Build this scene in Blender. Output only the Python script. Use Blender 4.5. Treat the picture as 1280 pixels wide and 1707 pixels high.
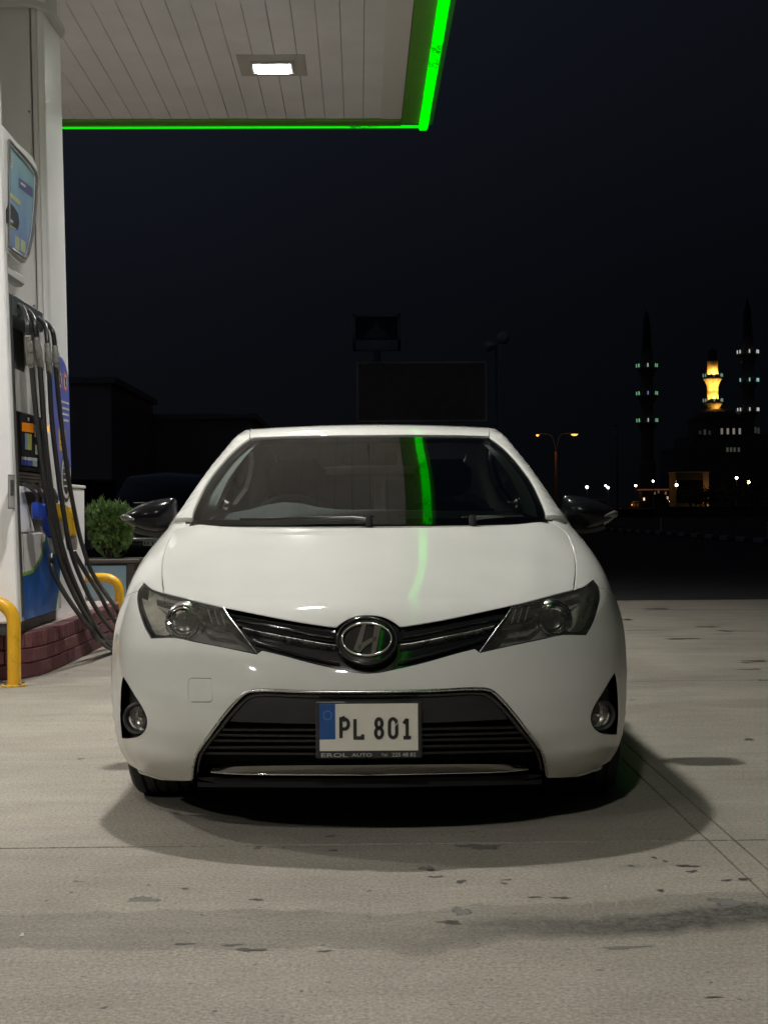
import bpy, math, random
import numpy as np
from mathutils import Vector, Matrix
from mathutils.geometry import delaunay_2d_cdt
random.seed(7); rng = np.random.default_rng(7)
for o in list(bpy.data.objects): bpy.data.objects.remove(o)
sc = bpy.context.scene
COL = sc.collection
PI = math.pi

# ------------------------------------------------------------------ camera
F_PX, CX, CY = 2300.0, 640.0, 853.5
CAM = np.array([0.0, 0.0, 1.06])
YAW, PITCH, ROLL = math.atan(40/2300), -0.0015, math.radians(0.4)
_f = np.array([math.sin(YAW)*math.cos(PITCH), math.cos(YAW)*math.cos(PITCH), math.sin(PITCH)])
_r0 = np.array([math.cos(YAW), -math.sin(YAW), 0.0]); _u0 = np.cross(_r0, _f)
_r = _r0*math.cos(ROLL) - _u0*math.sin(ROLL); _u = _u0*math.cos(ROLL) + _r0*math.sin(ROLL)
cd = bpy.data.cameras.new('camera'); cam = bpy.data.objects.new('camera', cd); COL.objects.link(cam)
cd.sensor_width = 36; cd.sensor_fit = 'AUTO'; cd.lens = 36*F_PX/1707
cd.clip_start = 0.05; cd.clip_end = 3000
cam.matrix_world = Matrix(((_r[0], _u[0], -_f[0], CAM[0]), (_r[1], _u[1], -_f[1], CAM[1]), (_r[2], _u[2], -_f[2], CAM[2]), (0, 0, 0, 1)))
sc.camera = cam
sc.render.resolution_x = 767; sc.render.resolution_y = 1024

# ------------------------------------------------------------------ night sky
w = bpy.data.worlds.new('World'); sc.world = w; w.use_nodes = True
nt = w.node_tree; nt.nodes.clear()
N = nt.nodes.new; L = nt.links.new
out = N('ShaderNodeOutputWorld'); bg = N('ShaderNodeBackground')
tc = N('ShaderNodeTexCoord'); sep = N('ShaderNodeSeparateXYZ'); mp = N('ShaderNodeMapRange')
L(tc.outputs['Generated'], sep.inputs[0]); L(sep.outputs['Z'], mp.inputs['Value'])
mp.inputs['From Min'].default_value = -0.02; mp.inputs['From Max'].default_value = 0.40
rp = N('ShaderNodeValToRGB'); L(mp.outputs[0], rp.inputs[0])
rp.color_ramp.elements[0].color = (0.0022, 0.0024, 0.0029, 1)
rp.color_ramp.elements[1].color = (0.0078, 0.0094, 0.0150, 1)
e = rp.color_ramp.elements.new(0.40); e.color = (0.0032, 0.0040, 0.0060, 1)
nz = N('ShaderNodeTexNoise'); nz.inputs['Scale'].default_value = 2.2; nz.inputs['Detail'].default_value = 3
mr = N('ShaderNodeMapRange'); mr.inputs['To Min'].default_value = 0.8; mr.inputs['To Max'].default_value = 1.2
L(tc.outputs['Generated'], nz.inputs['Vector']); L(nz.outputs['Fac'], mr.inputs['Value'])
mx = N('ShaderNodeMixRGB'); mx.blend_type = 'MULTIPLY'; mx.inputs['Fac'].default_value = 1
ma = N('ShaderNodeMapRange'); ma.interpolation_type = 'SMOOTHSTEP'; ma.inputs['From Min'].default_value = -.5; ma.inputs['From Max'].default_value = .6; ma.inputs['To Min'].default_value = 1.45; ma.inputs['To Max'].default_value = .35; L(sep.outputs['X'], ma.inputs['Value'])
mm = N('ShaderNodeMath'); mm.operation = 'MULTIPLY'; L(mr.outputs[0], mm.inputs[0]); L(ma.outputs[0], mm.inputs[1])
L(rp.outputs[0], mx.inputs[1]); L(mm.outputs[0], mx.inputs[2])
L(mx.outputs[0], bg.inputs['Color']); bg.inputs['Strength'].default_value = 1.0
L(bg.outputs[0], out.inputs[0])
sc.view_settings.view_transform = 'Standard'; sc.view_settings.look = 'None'
sc.view_settings.exposure = 0; sc.view_settings.gamma = 1; sc.view_settings.use_curve_mapping = False
sc.cycles.max_bounces = 10; sc.cycles.diffuse_bounces = 4; sc.cycles.glossy_bounces = 6
sc.cycles.transparent_max_bounces = 24; sc.cycles.transmission_bounces = 8
sc.cycles.use_denoising = True; sc.cycles.caustics_reflective = False; sc.cycles.caustics_refractive = False
sc.cycles.sample_clamp_indirect = 6

# the forecourt's lamps (the canopy luminaires): one area light just below each diffuser
LAMP_COL = (1.0, 0.975, 0.950)
LAMP_Z = 5.10
LAMPS = [(-0.775, 12.72, 155), (-0.80, 6.5, 106), (-0.80, -1.2, 158), (-5.4, 12.72, 110), (-5.4, 6.5, 135), (-5.4, -1.2, 160)]
for (lx, ly, lw) in LAMPS:
    ld = bpy.data.lights.new('luminaire_light', 'AREA'); ld.shape = 'RECTANGLE'; ld.size = 0.22; ld.size_y = 0.11
    ld.energy = lw; ld.color = LAMP_COL; ld.spread = math.radians(140)
    lo = bpy.data.objects.new('luminaire_light', ld); COL.objects.link(lo); lo.location = (lx, ly, LAMP_Z-0.012)

# ------------------------------------------------------------------ picture rays (photo pixels -> points at a real distance)
def ray(px, py):
    d = _f*F_PX + _r*(px-CX) - _u*(py-CY)
    return d/np.linalg.norm(d)
def onz(px, py, z=0.0):
    d = ray(px, py); return CAM + d*((z-CAM[2])/d[2])
def ony(px, py, Y):
    d = ray(px, py); return CAM + d*(Y/d[1])
def onx(px, py, X):
    d = ray(px, py); return CAM + d*(X/d[0])

# ------------------------------------------------------------------ materials
MATS = {}
def mat(name, col=(.5,.5,.5), rough=.5, metal=0.0, coat=0.0, spec=0.5, var=0.0, vscale=8.0, bump=0.0, bscale=60.0, rvar=0.0, emit=None, estr=0.0, noshadow=False):
    if name in MATS: return MATS[name]
    m = bpy.data.materials.new(name); m.use_nodes = True; MATS[name] = m
    nt = m.node_tree; b = nt.nodes['Principled BSDF']; N = nt.nodes.new; L = nt.links.new
    b.inputs['Base Color'].default_value = (*col, 1); b.inputs['Roughness'].default_value = rough
    b.inputs['Metallic'].default_value = metal; b.inputs['Coat Weight'].default_value = coat
    b.inputs['Coat Roughness'].default_value = 0.04; b.inputs['Specular IOR Level'].default_value = spec
    tc = N('ShaderNodeTexCoord')
    if var or rvar:
        n = N('ShaderNodeTexNoise'); n.inputs['Scale'].default_value = vscale; n.inputs['Detail'].default_value = 6
        n.inputs['Roughness'].default_value = .6
        L(tc.outputs['Object'], n.inputs['Vector'])
        if var:
            r = N('ShaderNodeMapRange'); r.inputs['From Min'].default_value = .3; r.inputs['From Max'].default_value = .7
            r.inputs['To Min'].default_value = 1-var; r.inputs['To Max'].default_value = 1+var
            L(n.outputs['Fac'], r.inputs['Value'])
            x = N('ShaderNodeMixRGB'); x.blend_type = 'MULTIPLY'; x.inputs[0].default_value = 1; x.inputs[1].default_value = (*col, 1)
            L(r.outputs[0], x.inputs[2]); L(x.outputs[0], b.inputs['Base Color'])
        if rvar:
            r = N('ShaderNodeMapRange'); r.inputs['From Min'].default_value = .35; r.inputs['From Max'].default_value = .7
            r.inputs['To Min'].default_value = max(rough-rvar, 0.02); r.inputs['To Max'].default_value = rough+rvar
            L(n.outputs['Fac'], r.inputs['Value']); L(r.outputs[0], b.inputs['Roughness'])
    if bump:
        n2 = N('ShaderNodeTexNoise'); n2.inputs['Scale'].default_value = bscale; n2.inputs['Detail'].default_value = 5
        L(tc.outputs['Object'], n2.inputs['Vector'])
        bp = N('ShaderNodeBump'); bp.inputs['Strength'].default_value = bump; bp.inputs['Distance'].default_value = 0.01
        L(n2.outputs['Fac'], bp.inputs['Height']); L(bp.outputs[0], b.inputs['Normal'])
    if emit: b.inputs['Emission Color'].default_value = (*emit, 1); b.inputs['Emission Strength'].default_value = estr
    return m
def glass(name, tint=(.6,.65,.63), ior=1.5, rough=0.0, haze=0.0, hazecol=(.5,.5,.45)):
    if name in MATS: return MATS[name]
    m = bpy.data.materials.new(name); m.use_nodes = True; MATS[name] = m
    nt = m.node_tree; nt.nodes.clear(); N = nt.nodes.new; L = nt.links.new
    o = N('ShaderNodeOutputMaterial'); t = N('ShaderNodeBsdfTransparent'); t.inputs[0].default_value = (*tint, 1)
    g = N('ShaderNodeBsdfGlossy'); g.inputs['Roughness'].default_value = rough; g.inputs[0].default_value = (1, 1, 1, 1)
    f = N('ShaderNodeFresnel'); f.inputs['IOR'].default_value = ior
    x = N('ShaderNodeMixShader'); L(f.outputs[0], x.inputs[0])
    if haze:
        d = N('ShaderNodeBsdfDiffuse'); d.inputs[0].default_value = (*hazecol, 1)
        y = N('ShaderNodeMixShader'); L(t.outputs[0], y.inputs[1]); L(d.outputs[0], y.inputs[2])
        tc = N('ShaderNodeTexCoord'); n = N('ShaderNodeTexNoise'); n.inputs['Scale'].default_value = 14; n.inputs['Detail'].default_value = 6
        r = N('ShaderNodeMapRange'); r.inputs['From Min'].default_value = .35; r.inputs['From Max'].default_value = .75
        r.inputs['To Min'].default_value = haze*.4; r.inputs['To Max'].default_value = haze*1.5
        L(tc.outputs['Object'], n.inputs['Vector']); L(n.outputs['Fac'], r.inputs['Value']); L(r.outputs[0], y.inputs[0])
        L(y.outputs[0], x.inputs[1])
    else: L(t.outputs[0], x.inputs[1])
    L(g.outputs[0], x.inputs[2]); L(x.outputs[0], o.inputs[0])
    return m
def emis(name, col, s, dirt=0.0, dscale=20):
    if name in MATS: return MATS[name]
    m = bpy.data.materials.new(name); m.use_nodes = True; MATS[name] = m
    nt = m.node_tree; nt.nodes.clear(); N = nt.nodes.new; L = nt.links.new
    o = N('ShaderNodeOutputMaterial'); e = N('ShaderNodeEmission'); e.inputs[0].default_value = (*col, 1); e.inputs[1].default_value = s
    if dirt:
        tc = N('ShaderNodeTexCoord'); n = N('ShaderNodeTexNoise'); n.inputs['Scale'].default_value = dscale; n.inputs['Detail'].default_value = 8; n.inputs['Roughness'].default_value = .8
        n3 = N('ShaderNodeTexNoise'); n3.inputs['Scale'].default_value = 1.3
        ad = N('ShaderNodeMath'); ad.operation = 'MULTIPLY'
        r = N('ShaderNodeMapRange'); r.inputs['From Min'].default_value = .30; r.inputs['From Max'].default_value = .36
        r.inputs['To Min'].default_value = s; r.inputs['To Max'].default_value = s*(1-dirt)
        L(tc.outputs['Object'], n.inputs['Vector']); L(tc.outputs['Object'], n3.inputs['Vector'])
        L(n.outputs['Fac'], ad.inputs[0]); L(n3.outputs['Fac'], ad.inputs[1])
        L(ad.outputs[0], r.inputs['Value']); L(r.outputs[0], e.inputs[1])
    L(e.outputs[0], o.inputs[0]); return m

# ------------------------------------------------------------------ object helpers
def link(name, me, m=None, parent=None, loc=None, rot=None):
    o = bpy.data.objects.new(name, me); COL.objects.link(o)
    if m is not None and me is not None and len(me.materials) == 0: me.materials.append(m)
    if parent is not None: o.parent = parent
    if loc is not None: o.location = loc
    if rot is not None: o.rotation_euler = rot
    return o
def mesh(name, V, Fc, m=None, parent=None, smooth=None, loc=None, rot=None):
    me = bpy.data.meshes.new(name); me.from_pydata([tuple(map(float, v)) for v in V], [], [tuple(map(int, f)) for f in Fc]); me.update()
    if smooth is not None:
        me.polygons.foreach_set('use_smooth', [True]*len(me.polygons))
        if smooth < 180: me.set_sharp_from_angle(angle=math.radians(smooth))
    return link(name, me, m, parent, loc, rot)
def tag(o, label=None, cat=None, group=None, kind=None):
    if label: o['label'] = label
    if cat: o['category'] = cat
    if group: o['group'] = group
    if kind: o['kind'] = kind
    return o
def thing(name, label, cat, loc=(0, 0, 0), rz=0, group=None):
    o = bpy.data.objects.new(name, None); COL.objects.link(o); o.location = loc; o.rotation_euler = (0, 0, rz)
    o.empty_display_size = .1
    return tag(o, label, cat, group)
class MB:
    """collects boxes, tubes, lathes into one mesh"""
    def __init__(s): s.V = []; s.F = []
    def add(s, V, Fc):
        n = len(s.V); s.V += [tuple(map(float, v)) for v in V]; s.F += [tuple(int(i)+n for i in f) for f in Fc]; return s
    def box(s, x0, x1, y0, y1, z0, z1, bev=0.0):
        if bev <= 0:
            V = [(x, y, z) for z in (z0, z1) for y in (y0, y1) for x in (x0, x1)]
            return s.add(V, [(0,2,3,1),(4,5,7,6),(0,1,5,4),(2,6,7,3),(0,4,6,2),(1,3,7,5)])
        b = min(bev, abs(x1-x0)*.49, abs(y1-y0)*.49, abs(z1-z0)*.49)
        rings = []
        for z, i in ((z0, b), (z0+b, 0), (z1-b, 0), (z1, b)):
            X0, X1, Y0_, Y1 = x0+i, x1-i, y0+i, y1-i; c = b if i == 0 else 0.0
            c = b*.8 if i == 0 else b*.3
            rings.append([(X0+c, Y0_, z), (X1-c, Y0_, z), (X1, Y0_+c, z), (X1, Y1-c, z), (X1-c, Y1, z), (X0+c, Y1, z), (X0, Y1-c, z), (X0, Y0_+c, z)])
        V = [v for r in rings for v in r]; Fc = []
        for k in range(3):
            for j in range(8): Fc.append((k*8+j, k*8+(j+1) % 8, (k+1)*8+(j+1) % 8, (k+1)*8+j))
        Fc.append(tuple(range(7, -1, -1))); Fc.append(tuple(range(24, 32)))
        return s.add(V, Fc)
    def tube(s, pts, r, n=10, caps=True, closed=False):
        P = np.array(pts, float); m = len(P); rr = np.full(m, r) if np.isscalar(r) else np.array(r)
        T = np.gradient(P, axis=0) if not closed else (np.roll(P, -1, 0)-np.roll(P, 1, 0))
        T /= np.linalg.norm(T, axis=1)[:, None]+1e-12
        ref = np.array([0, 0, 1.0]) if abs(T[0][2]) < .9 else np.array([1.0, 0, 0])
        u = np.cross(T[0], ref); u /= np.linalg.norm(u); V = []
        for i in range(m):
            u = u - T[i]*np.dot(u, T[i]); u /= np.linalg.norm(u)+1e-12; v = np.cross(T[i], u)
            for j in range(n):
                a = 2*PI*j/n; V.append(P[i]+rr[i]*(math.cos(a)*u+math.sin(a)*v))
        Fc = []
        for i in range(m if closed else m-1):
            k = (i+1) % m
            for j in range(n): Fc.append((i*n+j, i*n+(j+1) % n, k*n+(j+1) % n, k*n+j))
        if caps and not closed: Fc.append(tuple(range(n-1, -1, -1))); Fc.append(tuple((m-1)*n+j for j in range(n)))
        return s.add(V, Fc)
    def lathe(s, prof, c=(0, 0, 0), axis='z', n=24, close=False, a0=0, a1=2*PI):
        V = []; Fc = []; m = len(prof); full = abs(a1-a0-2*PI) < 1e-6; nn = n if full else n+1
        for j in range(nn):
            a = a0+(a1-a0)*j/n
            for (r, h) in prof:
                x, y = r*math.cos(a), r*math.sin(a)
                p = (x, y, h) if axis == 'z' else ((h, x, y) if axis == 'x' else (x, h, y))
                V.append((p[0]+c[0], p[1]+c[1], p[2]+c[2]))
        for j in range(n):
            k = (j+1) % nn
            for i in range(m-1): Fc.append((j*m+i, k*m+i, k*m+i+1, j*m+i+1))
        return s.add(V, Fc)
    def strip(s, pts, width_vec, thick_vec):
        """rectangular bar swept along pts; section = width_vec x thick_vec (constant)"""
        P = np.array(pts, float); wv = np.array(width_vec, float); tv = np.array(thick_vec, float)
        V = []
        for p in P: V += [p-wv/2-tv/2, p+wv/2-tv/2, p+wv/2+tv/2, p-wv/2+tv/2]
        Fc = []
        for i in range(len(P)-1):
            for j in range(4): Fc.append((i*4+j, i*4+(j+1) % 4, (i+1)*4+(j+1) % 4, (i+1)*4+j))
        Fc += [(3, 2, 1, 0), tuple((len(P)-1)*4+j for j in range(4))]
        return s.add(V, Fc)
    def build(s, name, m, parent=None, smooth=None, loc=None, rot=None):
        o = mesh(name, s.V, s.F, m, parent, smooth, loc, rot)
        return o
def curve_pts(pts, n=8):
    """Catmull-Rom through points"""
    P = [np.array(p, float) for p in pts]
    if len(P) < 3: return [P[0]*(1-t)+P[-1]*t for t in np.linspace(0, 1, n+1)]
    Q = [2*P[0]-P[1]]+P+[2*P[-1]-P[-2]]; out = []
    for i in range(1, len(Q)-2):
        for k in range(n):
            t = k/n; a, b, c, d = Q[i-1], Q[i], Q[i+1], Q[i+2]
            out.append(.5*((2*b)+(-a+c)*t+(2*a-5*b+4*c-d)*t*t+(-a+3*b-3*c+d)*t**3))
    out.append(P[-1]); return out
def rrect(w, h, r, n=5):
    out = []
    for cx, cy, a0 in ((w/2-r, h/2-r, 0), (-w/2+r, h/2-r, 90), (-w/2+r, -h/2+r, 180), (w/2-r, -h/2+r, 270)):
        for k in range(n+1):
            a = math.radians(a0+90*k/n); out.append((cx+r*math.cos(a), cy+r*math.sin(a)))
    return out
def prism(mb, poly, to3, d):
    """extrude a 2D polygon: to3(u,v,h) -> 3D"""
    n = len(poly); V = [to3(u, v, 0) for u, v in poly]+[to3(u, v, d) for u, v in poly]
    Fc = [tuple(range(n)), tuple(range(2*n-1, n-1, -1))]
    for i in range(n): Fc.append((i, i+n, (i+1) % n+n, (i+1) % n))
    return mb.add(V, Fc)
def ribbon2d(pts, wd, closed=False):
    """polygon quads for a 2D stroke with mitred joins"""
    P = np.array(pts, float); m = len(P)
    D = np.roll(P, -1, 0)-P; D /= np.linalg.norm(D, axis=1)[:, None]+1e-12
    if not closed: D[-1] = D[-2]
    T = D+np.roll(D, 1, 0)
    if not closed: T[0] = D[0]; T[-1] = D[-2]
    T /= np.linalg.norm(T, axis=1)[:, None]+1e-12; Nn = np.stack([-T[:, 1], T[:, 0]], 1)
    k = np.ones(m)
    for i in range(m):
        if closed or 0 < i < m-1:
            a = P[(i+1) % m]-P[i]; a /= np.linalg.norm(a)+1e-12
            c = abs(a[0]*T[i][0]+a[1]*T[i][1]); k[i] = 1/max(c, .5)
    A = P+Nn*(wd/2*k)[:, None]; B = P-Nn*(wd/2*k)[:, None]
    quads = [[A[i], A[(i+1) % m], B[(i+1) % m], B[i]] for i in range(m if closed else m-1)]
    return quads
def arc2(cx, cy, rx, ry, a0, a1, n=8):
    return [(cx+rx*math.cos(math.radians(a0+(a1-a0)*k/n)), cy+ry*math.sin(math.radians(a0+(a1-a0)*k/n))) for k in range(n+1)]
def glyph(ch):
    """strokes in a unit box 0..1 x 0..1 -> list of (points, closed)"""
    W = .5
    G = {
     'P': [([(0,0),(0,1),(.25,1)]+arc2(.25,.74,.25,.26,90,-90,8)+[(0,.48)],0)],
     'L': [([(0,1),(0,0),(.5,0),(.5,.18)],0)],
     '8': [(arc2(.25,.26,.25,.26,0,360,16)[:-1],1), (arc2(.25,.76,.22,.24,0,360,16)[:-1],1)],
     '0': [(arc2(.25,.25,.25,.25,180,360,8)+arc2(.25,.75,.25,.25,0,180,8),1)],
     '1': [([(.02,.74),(.25,.98)],0), ([(.25,1),(.25,0)],0), ([(0,0),(.5,0)],0)],
    }
    return G[ch]
def text_mesh(s, size, ext=0.0005, bold=0.0, sx=1.0):
    cu = bpy.data.curves.new('t', 'FONT'); cu.body = s; cu.size = size; cu.extrude = ext; cu.offset = bold; cu.resolution_u = 3
    cu.align_x = 'CENTER'; cu.align_y = 'CENTER'
    o = bpy.data.objects.new('t', cu); COL.objects.link(o)
    dg = bpy.context.evaluated_depsgraph_get(); me = bpy.data.meshes.new_from_object(o.evaluated_get(dg))
    bpy.data.objects.remove(o); bpy.data.curves.remove(cu)
    for v in me.vertices: v.co.x *= sx
    return me
# =================================================================== THE WHITE HATCHBACK
CAR_O = np.array([0.0225, 4.30, 0.0]); CAR_R = -0.012
_c, _s = math.cos(CAR_R), math.sin(CAR_R)
def to_car(P):
    P = np.atleast_2d(P)-CAR_O; return np.stack([P[:, 0]*_c+P[:, 1]*_s, -P[:, 0]*_s+P[:, 1]*_c, P[:, 2]], 1)
def dir_car(D):
    D = np.atleast_2d(D); return np.stack([D[:, 0]*_c+D[:, 1]*_s, -D[:, 0]*_s+D[:, 1]*_c, D[:, 2]], 1)
def pchip(xs, ys):
    x = np.array(xs, float); y = np.array(ys, float); h = np.diff(x); d = np.diff(y)/h; m = np.zeros(len(x))
    for i in range(1, len(x)-1):
        if d[i-1]*d[i] > 0:
            w1, w2 = 2*h[i]+h[i-1], h[i]+2*h[i-1]; m[i] = (w1+w2)/(w1/d[i-1]+w2/d[i])
    m[0], m[-1] = d[0], d[-1]
    def f(q):
        q = np.clip(q, x[0], x[-1]); i = np.clip(np.searchsorted(x, q)-1, 0, len(h)-1); t = (q-x[i])/h[i]
        return ((1+2*t)*(1-t)**2*y[i] + t*(1-t)**2*h[i]*m[i] + t*t*(3-2*t)*y[i+1] + t*t*(t-1)*h[i]*m[i+1])
    return f
def smax(a, b, k):
    h = np.maximum(k-np.abs(a-b), 0)/k; return np.maximum(a, b)+h*h*k/4
def smin(a, b, k):
    h = np.maximum(k-np.abs(a-b), 0)/k; return np.minimum(a, b)-h*h*k/4
def gauss(t, s): return np.exp(-(t/s)**2)
Y0 = pchip([.08, .16, .22, .28, .36, .46, .52, .58, .64, .70, .76, .82, .90, 1.0], [.20, .125, .07, .025, 0, .002, .014, .038, .072, .112, .166, .245, .39, .70])
Wz = pchip([.08, .16, .22, .30, .45, .60, .72, .82, .90, 1.0], [.845, .880, .897, .905, .913, .915, .905, .888, .860, .82])
Tc = pchip([-.3, -.1, 0, .08, .15, .30, .45, .65, .90, 1.1, 1.4, 2.0, 3.0, 4.4], [.30, .50, .61, .695, .738, .792, .842, .904, .972, 1.0215, 1.070, 1.02, 1.05, 1.08])
Cc = pchip([0, .3, .44, .65, .9, 1.1, 1.25, 1.4, 2.2, 4.2], [.085, .080, .070, .050, .034, .026, .016, .012, .03, .04])
def f_low(x, y, z):
    ax = np.abs(x); A = .75; y0 = Y0(z); p = 2.3
    wv = Wz(z)
    s = np.clip((y0+A-y)/A, 0, None); s2 = np.clip((y-3.75)/.52, 0, None)
    q = ((ax/wv)**p+s**p+s2**p)**(1/p); side = (q-1)*wv
    # sculpting: brow over the fog pocket, scooped cheek between headlight and lower opening, arch flares
    side = side - .017*gauss(z-.235, .05)*gauss(ax-.70, .13)*(y < 1.2) + .008*gauss(z-.24, .10)*gauss(ax-.54, .06)*(y < 1.2)
    side = side + .010*gauss(z-.52, .06)*gauss(ax-.55, .20)*(y < 1.2)
    side = side - .012*gauss(np.hypot(y-.93, z-.32)-.40, .05)*(ax > .5)*(z < .9) - .012*gauss(np.hypot(y-3.53, z-.32)-.40, .05)*(ax > .5)
    side = side + .012*gauss(z-.50, .12)*np.clip((y-1.4)/.3, 0, 1)*np.clip((3.2-y)/.3, 0, 1)
    top = z-(Tc(y)-Cc(y)*(ax/.75)**2 + .007*gauss(ax, .20)*gauss(y-.12, .20) + .006*gauss(ax-.50-.14*np.clip(y, 0, 1.2), .07)*np.clip(y/.3, 0, 1)*(y < 1.6))
    f = smax(side, top, .07)
    return smax(f, .13-z, .04)
Pt = pchip([.6, .8, 1.0, 1.3, 1.6, 1.95, 2.05, 2.2, 2.5, 3.0, 3.5, 3.9, 4.05, 4.22, 4.35], [.83, .925, 1.014, 1.146, 1.270, 1.396, 1.431, 1.460, 1.477, 1.480, 1.446, 1.375, 1.28, 1.05, .80])
Sz = pchip([.85, .98, 1.06, 1.18, 1.33, 1.41, 1.46, 1.52], [.835, .812, .797, .750, .680, .640, .612, .56])
Sy = pchip([1.0, 1.4, 2.0, 2.6, 3.4, 4.2], [.955, .965, .985, 1.0, .985, .93])
WC = .23
def f_cab(x, y, z):
    ax = np.abs(x); g = np.clip((3-y)/.8, 0, 1); g2 = np.clip((y-3)/.8, 0, 1)
    ye = y-WC*x*x*g+.3*x*x*g2
    top = (z-(Pt(ye)-.045*x*x*(lambda t: t*t*(3-2*t))(np.clip((y-1.2)/1.1, 0, 1))))*.93
    side = ax-Sz(z)*Sy(y)
    return smax(top, side, .038)
def f_all(x, y, z): return smin(f_low(x, y, z), f_cab(x, y, z), .03)
def grad(f, P, e=1e-3):
    P = np.atleast_2d(P); g = np.stack([(f(*(P+np.eye(3)[i]*e).T)-f(*(P-np.eye(3)[i]*e).T)) for i in range(3)], 1)
    return g/(np.linalg.norm(g, axis=1)[:, None]+1e-12)
def solve(f, B, D, smax_=2.6):
    a = np.zeros(len(B)); b = np.full(len(B), smax_)
    for _ in range(34):
        m = (a+b)/2; P = B+D*m[:, None]; i = f(P[:, 0], P[:, 1], P[:, 2]) < 0
        a = np.where(i, m, a); b = np.where(i, b, m)
    return B+D*a[:, None]
class Sph:
    def __init__(s, yb=1.6, zb=.45): s.b = (yb, zb)
    def fwd(s, Q):
        ph, th = Q[:, 0], Q[:, 1]; n = len(Q); B = np.tile([0, s.b[0], s.b[1]], (n, 1)).astype(float)
        return B, np.stack([np.cos(th)*np.sin(ph), -np.cos(th)*np.cos(ph), np.sin(th)], 1)
    def inv(s, P):
        P = np.atleast_2d(P); dx, dy, dz = P[:, 0], s.b[0]-P[:, 1], P[:, 2]-s.b[1]
        return np.stack([np.arctan2(dx, dy), np.arctan2(dz, np.hypot(dx, dy))], 1)
class Cyl:
    z0 = .75
    def fwd(s, Q):
        n = len(Q); return np.stack([np.zeros(n), Q[:, 0], np.full(n, s.z0)], 1), np.stack([np.cos(Q[:, 1]), np.zeros(n), np.sin(Q[:, 1])], 1)
    def inv(s, P):
        P = np.atleast_2d(P); return np.stack([P[:, 1], np.arctan2(P[:, 2]-s.z0, P[:, 0])], 1)
class Lat:
    def fwd(s, Q):
        n = len(Q); return np.stack([np.zeros(n), Q[:, 0], Q[:, 1]], 1), np.tile([1.0, 0, 0], (n, 1))
    def inv(s, P): return np.atleast_2d(P)[:, 1:3]
class Top:
    def __init__(s, zb=.9): s.zb = zb
    def fwd(s, Q):
        n = len(Q); return np.stack([Q[:, 0], Q[:, 1], np.full(n, s.zb)], 1), np.tile([0, 0, 1.0], (n, 1))
    def inv(s, P): return np.atleast_2d(P)[:, 0:2]
class Tail:
    def __init__(s, sgn=1, yb=3.0): s.g, s.yb = sgn, yb
    def fwd(s, Q):
        n = len(Q); return np.stack([Q[:, 0], np.full(n, s.yb), Q[:, 1]], 1), np.tile([0, s.g*1.0, 0], (n, 1))
    def inv(s, P): return np.atleast_2d(P)[:, [0, 2]]
SPH = Sph(); CYL = Cyl(); LAT = Lat(); TOP = Top(); NOSE = Tail(-1, 1.2); TAIL = Tail(1, 3.0)

def hits(pts, f=f_all):
    """photo pixels of the car's left half -> points on the body in car coordinates (mirrored to x >= 0)"""
    O = to_car(CAM)[0]; D = dir_car(np.array([ray(*p) for p in pts])); t = np.linspace(3.9, 7.4, 900)
    P = O[None, None, :]+D[:, None, :]*t[None, :, None]; v = f(P[..., 0], P[..., 1], P[..., 2]); out = []
    for i in range(len(pts)):
        k = np.argmax(v[i] < 0)
        if v[i][k] >= 0: out.append(P[i][np.argmin(v[i])]); continue
        a, b = t[k-1], t[k]
        for _ in range(25):
            m = (a+b)/2; q = O+D[i]*m
            if f(*q[:, None])[0] < 0: b = m
            else: a = m
        out.append(O+D[i]*a)
    out = np.array(out); out[:, 0] = np.abs(out[:, 0]); return out
def rs(P, step, closed=False):
    """resample polyline (any dim) at about step"""
    P = [np.array(p, float) for p in P]
    if closed: P = P+[P[0]]
    out = []
    for a, b in zip(P[:-1], P[1:]):
        n = max(1, int(round(np.linalg.norm(b-a)/step)))
        for k in range(n): out.append(a+(b-a)*k/n)
    if not closed: out.append(P[-1])
    return np.array(out)
def smooth_px(pts, n=5): return [tuple(p) for p in curve_pts(pts, n)]
def inpoly(Q, poly):
    x, y = Q[:, 0], Q[:, 1]; c = np.zeros(len(Q), bool); n = len(poly); j = n-1
    for i in range(n):
        xi, yi = poly[i]; xj, yj = poly[j]
        m = ((yi > y) != (yj > y))
        if yi != yj: c ^= m & (x < (xj-xi)*(y-yi)/(yj-yi)+xi)
        j = i
    return c
def inset(loop, d):
    P = np.array(loop, float); a = P-np.roll(P, 1, 0); b = np.roll(P, -1, 0)-P
    A = .5*np.sum(P[:, 0]*np.roll(P[:, 1], -1)-np.roll(P[:, 0], -1)*P[:, 1]); s = 1 if A > 0 else -1
    n1 = np.stack([-a[:, 1], a[:, 0]], 1)/(np.linalg.norm(a, axis=1)[:, None]+1e-12); n2 = np.stack([-b[:, 1], b[:, 0]], 1)/(np.linalg.norm(b, axis=1)[:, None]+1e-12)
    n = n1+n2; n /= (np.linalg.norm(n, axis=1)[:, None]+1e-9); c = np.clip(np.sum(n*n1, 1), .5, 1)
    return P+n*(d*s/c)[:, None]
def dedupe(P, e=1e-5):
    out = []
    for p in P:
        if not out or np.linalg.norm(p-out[-1]) > e: out.append(p)
    if np.linalg.norm(out[0]-out[-1]) < e: out.pop()
    return np.array(out)
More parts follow.
